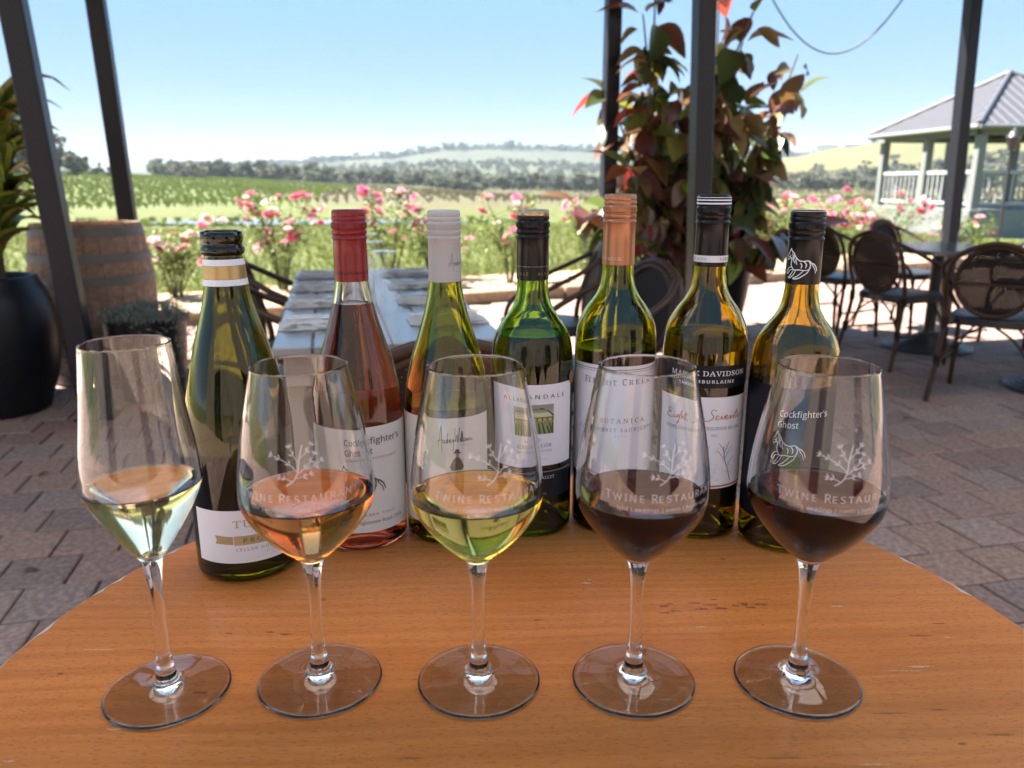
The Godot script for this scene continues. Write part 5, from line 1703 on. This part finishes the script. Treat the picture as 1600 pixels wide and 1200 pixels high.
func place_setting(at: Vector3, turn: float, k: int) -> void:
	var nk := thing("folded_napkin", "folded pale napkin with cutlery on the long laid table", "napkin", at, turn, "napkins on the laid table")
	var mb := MB.new()
	# a loosely folded cloth: three soft layers
	var f := noise(9.0, 500 + k, 3)
	for lay in 3:
		var n := 12
		var first := mb.v.size()
		for i in n + 1:
			for j in n + 1:
				var x := (float(i) / n - 0.5) * (0.15 - lay * 0.02)
				var z := (float(j) / n - 0.5) * (0.24 - lay * 0.03)
				var edge := maxf(absf(float(i) / n - 0.5), absf(float(j) / n - 0.5)) * 2.0
				var y := 0.006 + lay * 0.007 + 0.006 * f.get_noise_2d(x * 4.0 + lay * 3.0 + k, z * 4.0) - 0.005 * pow(edge, 6.0)
				mb.vert(Vector3(x + 0.01 * f.get_noise_1d(z * 3.0 + lay), maxf(y, 0.0015 + lay * 0.002), z), Vector3.UP)
		for i in n:
			for j in n:
				var a := first + i * (n + 1) + j
				mb.face(a, a + 1, a + n + 1); mb.face(a + 1, a + n + 2, a + n + 1)
	part("cloth", mb.mesh(), M.napkin, nk)
	for s in [-1, 1]:
		var c := thing("table_fork" if s < 0 else "table_knife", "steel fork lying on a napkin on the long table" if s < 0 else "steel knife lying on a napkin on the long table", "cutlery", at + Vector3(0, 0.026, 0), turn, "forks on the laid table" if s < 0 else "knives on the laid table")
		var h := MB.new()
		h.box(Vector3(s * 0.02 - 0.005, 0.0, -0.10), Vector3(s * 0.02 + 0.005, 0.004, 0.01), 0.0015)
		part("handle", h.mesh(), M.cutlery, c)
		var b := MB.new()
		if s > 0: b.box(Vector3(0.012, 0.0, 0.01), Vector3(0.027, 0.002, 0.12), 0.0008)
		else:
			b.box(Vector3(-0.030, 0.0, 0.01), Vector3(-0.010, 0.002, 0.06), 0.0008)
			for j in 4: b.box(Vector3(-0.030 + j * 0.0056, 0.0003, 0.06), Vector3(-0.0272 + j * 0.0056, 0.0022, 0.105))
		part("blade" if s > 0 else "tines", b.mesh(), M.cutlery, c)

func furniture() -> void:
	# the long table laid for lunch, head towards the tasting table
	var lt := thing("dining_table", "long grey slatted table laid with napkins and upturned glasses", "table", veranda(0.15, 2.97), TURN)
	for k in 6:
		var mb := MB.new()
		var a := -0.31 + k * 0.1037
		mb.box(Vector3(a, 0.695, -0.93), Vector3(a + 0.1005, 0.72, 0.93), 0.004)
		part("top_board", mb.mesh(), M.laid_top, lt)
	for s in [-1, 1]:
		var ap := MB.new()
		ap.box(Vector3(-0.29, 0.61, s * 0.90 - 0.012), Vector3(0.29, 0.693, s * 0.90 + 0.012), 0.003)
		part("apron", ap.mesh(), M.laid_edge, lt)
		for e in [-1, 1]:
			var lg := MB.new()
			lg.box(Vector3(e * 0.26 - 0.03, 0.0, s * 0.85 - 0.03), Vector3(e * 0.26 + 0.03, 0.693, s * 0.85 + 0.03), 0.004)
			part("leg", lg.mesh(), M.laid_edge, lt)
	for k in 4:
		for s in [-1, 1]:
			place_setting(veranda(0.15 + s * 0.19, 2.35 + k * 0.42, 0.7205), TURN + (PI / 2 if s < 0 else -PI / 2), k)
	for e in [[0.17, 2.55, false], [0.11, 2.75, true], [0.16, 3.0, false], [0.12, 3.3, true], [0.17, 3.5, false], [0.13, 3.72, false]]:
		tumbler(veranda(e[0], e[1], 0.7205), "clear tumbler standing down the middle of the long table" if e[2] else "upturned stemmed glass down the middle of the long table", e[2])
	# chairs at the long table
	bistro_chair("dark bistro chair tucked under the near head of the long table", veranda(0.20, 1.72), TURN + PI)
	bistro_chair("dark bistro chair at the long table on the barrel's side, next to the silver plant", veranda(-0.08, 2.85), TURN + PI / 2 + 0.1)
	bistro_chair("dark bistro chair at the long table on the barrel's side, nearest the roses", veranda(-0.08, 3.42), TURN + PI / 2)
	bistro_chair("dark bistro chair at the long table facing the barrel, nearest the tasting bottles", veranda(0.93, 2.75), TURN - PI / 2 + 0.2)
	bistro_chair("dark bistro chair at the long table facing the barrel, by the rubber plant", veranda(1.02, 3.75), TURN - PI / 2 - 0.2)
	# cafe tables and chairs to the other side
	cafe_table("square cafe table with stemmed glasses on a stepped iron foot by the sunlit post", veranda(4.08, 4.62), TURN, 0.36, 0.71)
	cafe_table("square cafe table on a stepped iron foot beside the nearest bistro chair", veranda(3.98, 3.45), TURN, 0.36, 0.71)
	bistro_chair("woven bistro chair in the sun behind the horse-capped bottle", veranda(3.74, 5.2), TURN + PI - deg_to_rad(75))
	bistro_chair("woven bistro chair with its back turned, before the stepped foot of the sunlit table", veranda(3.55, 4.30), TURN + PI - deg_to_rad(82))
	bistro_chair("woven bistro chair close beside the nearer stepped iron foot", veranda(3.42, 3.42), TURN + PI - deg_to_rad(50))
	bistro_chair("sunlit bistro chair on the far side of the cafe table", veranda(4.45, 5.35), TURN + deg_to_rad(15))
	bistro_chair("bistro chair at the far table's outer side, facing the terrace", veranda(4.85, 4.55), TURN + deg_to_rad(-90))
	for e in [[4.02, 4.85], [4.12, 4.72], [3.9, 4.5], [4.2, 4.55], [3.86, 3.72], [3.95, 3.62], [4.1, 3.7]]:
		tumbler(veranda(e[0], e[1], 0.7105), "upturned stemmed glass on a square cafe table", false)
	# garden lamp beyond the terrace
	var lp := thing("garden_lamp", "slim black garden lamp post with a small lantern", "lamp", Vector3(6.75, 0.0, -11.0))
	var pl := MB.new()
	pl.tube([Vector3(0, -0.05, 0), Vector3(0, 1.55, 0)], 0.016, 8)
	part("pole", pl.mesh(), M.black_metal, lp)
	var hd := MB.new()
	hd.lathe([Vector2(0.0, 1.55), Vector2(0.05, 1.56), Vector2(0.085, 1.72), Vector2(0.10, 1.73), Vector2(0.06, 1.80), Vector2(0.02, 1.83), Vector2(0.0, 1.86)], 6, 20.0)
	part("lantern", hd.mesh(), M.black_metal, lp)

	# a few fallen leaves and a petal on the pavers
	var bits := [[1.80, 2.62, "curled brown leaf fallen on the pavers near the round table"], [-0.95, 2.40, "small brown leaf fallen on the pavers beside the round table's worn edge"], [2.75, 3.15, "small brown leaf on the pavers among the bistro chairs"], [-1.15, 3.30, "brown leaf on the pavers before the black urn planter"]]
	for k in bits.size():
		var e: Array = bits[k]
		var fl := thing("fallen_leaf", e[2], "leaf", veranda(e[0], e[1], 0.004), k * 1.9, "fallen leaves on the paving")
		part("blade", leaf_mesh(0.05, 0.024, 0.5, 0.2), M.ficus_brown, fl)
	var pe := part("fallen_petal", leaf_mesh(0.035, 0.03, 0.6, 0.3), M.petal_pale, self)
	pe.position = veranda(2.42, 3.05, 0.004)
	tag(pe, "pale rose petal lying on the shaded pavers", "petal")

func leafy_clump(seed: int, count: int, size: Vector3, leaf: float, lobes: int, trunk := 0.0) -> ArrayMesh:
	# a crown of many small faces spread through several lobes, on an optional trunk
	var q := RandomNumberGenerator.new()
	q.seed = seed
	var mb := MB.new()
	var cs := []
	for k in lobes: cs.append([Vector3(q.randf_range(-0.6, 0.6) * size.x, q.randf_range(-0.55, 0.75) * size.y, q.randf_range(-0.6, 0.6) * size.z), q.randf_range(0.32, 0.6)])
	for k in count:
		var l: Array = cs[k % lobes]
		var d := Vector3(q.randfn(), q.randfn(), q.randfn()).normalized() * pow(q.randf(), 0.4)
		var c: Vector3 = l[0] + Vector3(d.x * size.x, d.y * size.y * 0.8, d.z * size.z) * float(l[1])
		c.y += trunk + size.y
		var e := Vector3(q.randfn(), q.randfn(), q.randfn()).normalized()
		var s := e.cross(Vector3(q.randfn(), q.randfn(), q.randfn())).normalized()
		var f := leaf * q.randf_range(0.6, 1.4)
		var v := q.randf_range(0.7, 1.3)
		mb.col = Color(v, v, v)
		mb.quad(c - e * f, c + s * f * 0.6, c + e * f, c - s * f * 0.6, d + Vector3(0, 0.3, 0))
	if trunk > 0.0:
		mb.col = Color(1.6, 1.2, 1.1)
		mb.tube([Vector3.ZERO, Vector3(0.1, trunk, 0), Vector3(0.0, trunk + size.y, 0.1)], [0.22, 0.17, 0.09], 5)
	return mb.mesh()

func far_things() -> void:
	var kinds := []
	for k in 4: kinds.append(leafy_clump(900 + k, 330, Vector3(3.4, 5.0, 3.4), 0.75, 7, 2.4))
	# woodland along the valley, on the ridge and on the left rise; each spot: position, scale, tint
	var spots := [[], [], [], []]
	var tints := [[], [], [], []]
	var put := func(x: float, z: float, y: float, s: float, c: Color) -> void:
		var k := rng.randi_range(0, 3)
		spots[k].append(Transform3D(Basis(Vector3.UP, rng.randf() * TAU) * Basis().scaled(Vector3(s * rng.randf_range(1.1, 1.8), s * rng.randf_range(0.75, 1.15), s * rng.randf_range(1.1, 1.8))), Vector3(x, y, z)))
		var v := rng.randf_range(0.7, 1.25)
		tints[k].append(Color(c.r * v, c.g * v, c.b * v))
	var gum := Color(0.115, 0.135, 0.095)
	var dry := Color(0.15, 0.145, 0.10)
	for k in 2100:
		var az := deg_to_rad(rng.randf_range(-24.0, 42.0))
		var r := rng.randf_range(430.0, 720.0)
		var x := r * sin(az)
		var z := -r * cos(az)
		put.call(x, z, land(x, z) - 0.5, rng.randf_range(0.5, 0.95), gum.lerp(dry, rng.randf() * 0.7))
	for k in 70:      # the grove on the left
		var az := deg_to_rad(rng.randf_range(-42.0, -26.0))
		var r := rng.randf_range(225.0, 290.0)
		var x := r * sin(az)
		var z := -r * cos(az)
		var s := 0.95 * clampf((-rad_to_deg(az) - 25.5) / 5.0, 0.35, 1.0)
		put.call(x, z, land(x, z) - 0.5, s * rng.randf_range(0.8, 1.2), gum.lerp(dry, rng.randf() * 0.6))
	for k in 1300:     # along the ridge
		var az := deg_to_rad(rng.randf_range(-24.0, 22.0))
		var r := 2000.0 + rng.randf_range(-120.0, 120.0)
		var h := ramp(rad_to_deg(az), [-30, -24, -18, -10, -4, 0, 6, 14, 22, 40], [25, 33, 40, 60, 84, 86, 82, 74, 60, 60])
		put.call(r * sin(az), -r * cos(az), h * 0.94 - 6.0, rng.randf_range(1.0, 1.7), gum)
	for k in 700:     # on the low rise before the ridge
		var az := deg_to_rad(rng.randf_range(-22.0, 12.0))
		var r := rng.randf_range(1120.0, 1380.0)
		var h := ramp(rad_to_deg(az), [-26, -18, -10, -4, 2, 8, 14], [4, 12, 24, 32, 30, 22, 4])
		put.call(r * sin(az), -r * cos(az), -12.0 + sin(PI * (r - 1050.0) / 600.0) * (h + 12.0) - 2.0, rng.randf_range(0.6, 1.1), gum)
	for k in 260:     # scrub at the foot of the yellow hill and up its side
		var az := deg_to_rad(rng.randf_range(20.0, 42.0))
		var r := rng.randf_range(600.0, 690.0)
		var h := ramp(rad_to_deg(az), [8, 13, 18, 22, 26, 31, 36, 45], [0, 10, 28, 38, 48, 64, 84, 108])
		var sh := sin(PI * (r - 580.0) / 840.0)
		put.call(r * sin(az), -r * cos(az), -12.0 + sh * (h + 12.0) - 1.0, rng.randf_range(0.5, 1.0), gum.lerp(dry, rng.randf()))
	for k in 60:      # a clump that stands out in the middle of the valley
		var az := deg_to_rad(rng.randf_range(-6.0, -2.0))
		var r := rng.randf_range(330.0, 350.0)
		var x := r * sin(az)
		var z := -r * cos(az)
		put.call(x, z, land(x, z) - 0.5, rng.randf_range(0.25, 0.45), gum)
	for k in 4:
		var o := many("woodland", kinds[k], M.far_leaf, spots[k], tints[k])
		tag(o, "hazy eucalypt woodland along the valley and ridges", "woodland", "distant woodland")
	# vines in leaf on the left slope, bare vines across the valley floor
	var vine := leafy_clump(950, 46, Vector3(0.9, 0.55, 0.45), 0.26, 3, 0.5)
	var w1 := []
	var t1 := []
	for row in 44:
		var dist := 105.0 + row * 4.4
		var az := -36.0
		while az < 34.0:
			az += rng.randf_range(0.5, 0.9) * 95.0 / dist
			var rr := dist * (1.0 + 0.006 * (az + 20.0))
			var x := rr * sin(deg_to_rad(az))
			var z := -rr * cos(deg_to_rad(az))
			var leafy := az < -13.0 + 0.02 * (dist - 150.0)
			if rng.randf() < (0.12 if leafy else 0.45): continue
			w1.append(Transform3D(Basis(Vector3.UP, rng.randf_range(-0.3, 0.3) - deg_to_rad(az)) * Basis().scaled(Vector3.ONE * (rng.randf_range(0.45, 0.7) if leafy else rng.randf_range(0.35, 0.55))), Vector3(x, land(x, z) - 0.1, z)))
			var v := rng.randf_range(0.8, 1.2)
			t1.append(Color(0.19 * v, 0.24 * v, 0.05) if leafy else Color(0.17 * v, 0.145 * v, 0.075))
	var vo := many("vineyard", vine, M.far_leaf, w1, t1)
	tag(vo, "rows of vines across the valley, green on the slope and brown below", "vineyard")
	# reeds round the pond and low green shrubs at the end of the lawn
	var w2 := []
	var t2 := []
	for k in 200:
		var t := rng.randf() * TAU
		var p := Vector3(-15.5 + cos(t) * 14.0 * rng.randf_range(0.95, 1.25), 0, -59.0 + sin(t) * 4.2 * rng.randf_range(0.95, 1.35))
		p.y = land(p.x, p.z) - 0.3
		w2.append(Transform3D(Basis(Vector3.UP, rng.randf() * TAU) * Basis().scaled(Vector3.ONE * rng.randf_range(0.22, 0.5)), p))
		var v := rng.randf_range(0.8, 1.2)
		t2.append(Color(0.17 * v, 0.22 * v, 0.05))
	var rd := many("pond_reeds", vine, M.far_leaf, w2, t2)
	tag(rd, "green reeds and shrubs round the pond", "reeds")
	# white farmhouse on the yellow hill
	var az := deg_to_rad(21.9)
	var fh := thing("farmhouse", "white farmhouse on the crest of the dry hill", "house", Vector3(960.0 * sin(az), 38.5, -960.0 * cos(az)), -az)
	for e in [[-13.0, 24.0, 0.0], [14.0, 20.0, 3.0]]:
		var wl := MB.new()
		wl.box(Vector3(e[0] - e[1] / 2, -3, e[2] - 5), Vector3(e[0] + e[1] / 2, 5.0, e[2] + 5))
		part("wall", wl.mesh(), M.white_paint, fh)
		var rf := MB.new()
		var l: float = e[0] - e[1] / 2 - 1.0
		var r: float = e[0] + e[1] / 2 + 1.0
		rf.quad(Vector3(l, 4.8, e[2] + 6.2), Vector3(r, 4.8, e[2] + 6.2), Vector3(r - 2, 9.0, e[2]), Vector3(l + 2, 9.0, e[2]), Vector3(0, 1, 1))
		rf.quad(Vector3(l, 4.8, e[2] - 6.2), Vector3(r, 4.8, e[2] - 6.2), Vector3(r - 2, 9.0, e[2]), Vector3(l + 2, 9.0, e[2]), Vector3(0, 1, -1))
		rf.tri(Vector3(l, 4.8, e[2] + 6.2), Vector3(l, 4.8, e[2] - 6.2), Vector3(l + 2, 9.0, e[2]), Vector3(-1, 0.3, 0))
		rf.tri(Vector3(r, 4.8, e[2] + 6.2), Vector3(r, 4.8, e[2] - 6.2), Vector3(r - 2, 9.0, e[2]), Vector3(1, 0.3, 0))
		part("roof", rf.mesh(), M.white_paint, fh)
	pavilion()
	# tree beside the farmhouse
	var tr := thing("tree", "dark round tree beside the white farmhouse", "tree", fh.position + Vector3(34, -1, 10))
	part("crown", kinds[1], M.tree_dark, tr, Transform3D(Basis().scaled(Vector3(1.5, 1.1, 1.5)), Vector3.ZERO))

func pavilion() -> void:
	# open square pavilion with a pyramid roof beyond the roses
	var t := thing("pavilion", "open pavilion with pyramid roof of grey metal, pale posts and railings", "pavilion", Vector3(17.1, 0.0, -28.6), 0.108)
	var half := 2.65
	var over := 3.1
	var eave := 2.9
	var peak := Vector3(0, 4.8, 0)
	var corners := [Vector3(-over, eave, over), Vector3(over, eave, over), Vector3(over, eave, -over), Vector3(-over, eave, -over)]
	for k in 4:
		var a: Vector3 = corners[k]
		var b: Vector3 = corners[(k + 1) % 4]
		var n: Vector3 = (b - a).cross(peak - a).normalized()
		if n.y < 0: n = -n
		var mb := MB.new()
		mb.tri(a, b, peak, n)
		mb.tri(a - n * 0.03, b - n * 0.03, peak - n * 0.03, -n)
		var o := part("roof_sheet", mb.mesh(), M.roof_metal, t)
		var ribs := MB.new()
		var w := (b - a).length()
		var run: Vector3 = peak - (a + b) / 2.0
		var x := 0.2
		while x < w - 0.1:
			var s: Vector3 = a + (b - a) / w * x + n * 0.01
			ribs.tube([s, s + run * minf(x, w - x) / (w / 2.0)], 0.025, 4, false)
			x += 0.38
		var ro := part("roof_ribs", ribs.mesh(), M.roof_metal, o)
		ro.set_meta("kind", "stuff")
		var hp := MB.new()
		hp.tube([a + Vector3(0, 0.03, 0), peak + Vector3(0, 0.03, 0)], 0.085, 6)
		part("ridge_cap", hp.mesh(), M.roof_metal, t)
		var g := MB.new()
		g.tube([a - Vector3(0, 0.07, 0), b - Vector3(0, 0.07, 0)], 0.08, 6)
		part("gutter", g.mesh(), M.pavilion_paint, t)
		var bm := MB.new()
		bm.box(Vector3(-half, eave - 0.28, half - 0.07), Vector3(half - 0.16, eave - 0.10, half + 0.07), 0.01)
		part("beam", bm.mesh(), M.pavilion_paint, t, Transform3D(Basis(Vector3.UP, k * PI / 2), Vector3.ZERO))
	var dk := MB.new()
	dk.box(Vector3(-half - 0.25, -0.9, -half - 0.25), Vector3(half + 0.25, 0.32, half + 0.25), 0.02)
	part("deck", dk.mesh(), M.pavilion_paint, t)
	for k in 4:
		var turned := Transform3D(Basis(Vector3.UP, k * PI / 2), Vector3.ZERO)
		for x in [-half, 0.0]:
			var p := MB.new()
			p.box(Vector3(x - 0.13, 0.321, half - 0.13), Vector3(x + 0.13, eave - 0.285, half + 0.13), 0.01)
			part("post", p.mesh(), M.pavilion_paint, t, turned)
			var rl := MB.new()
			rl.box(Vector3(x + 0.132, 1.42, half - 0.05), Vector3(x + half - 0.132, 1.54, half + 0.05), 0.01)
			rl.box(Vector3(x + 0.132, 0.44, half - 0.04), Vector3(x + half - 0.132, 0.54, half + 0.04), 0.01)
			var ro := part("railing", rl.mesh(), M.rail_paint, t, turned)
			var bl := MB.new()
			var u: float = x + 0.24
			while u < x + half - 0.15:
				bl.box(Vector3(u - 0.024, 0.541, half - 0.02), Vector3(u + 0.024, 1.419, half + 0.02))
				u += 0.26
			var bo := part("balusters", bl.mesh(), M.rail_paint, ro)
			bo.set_meta("kind", "stuff")
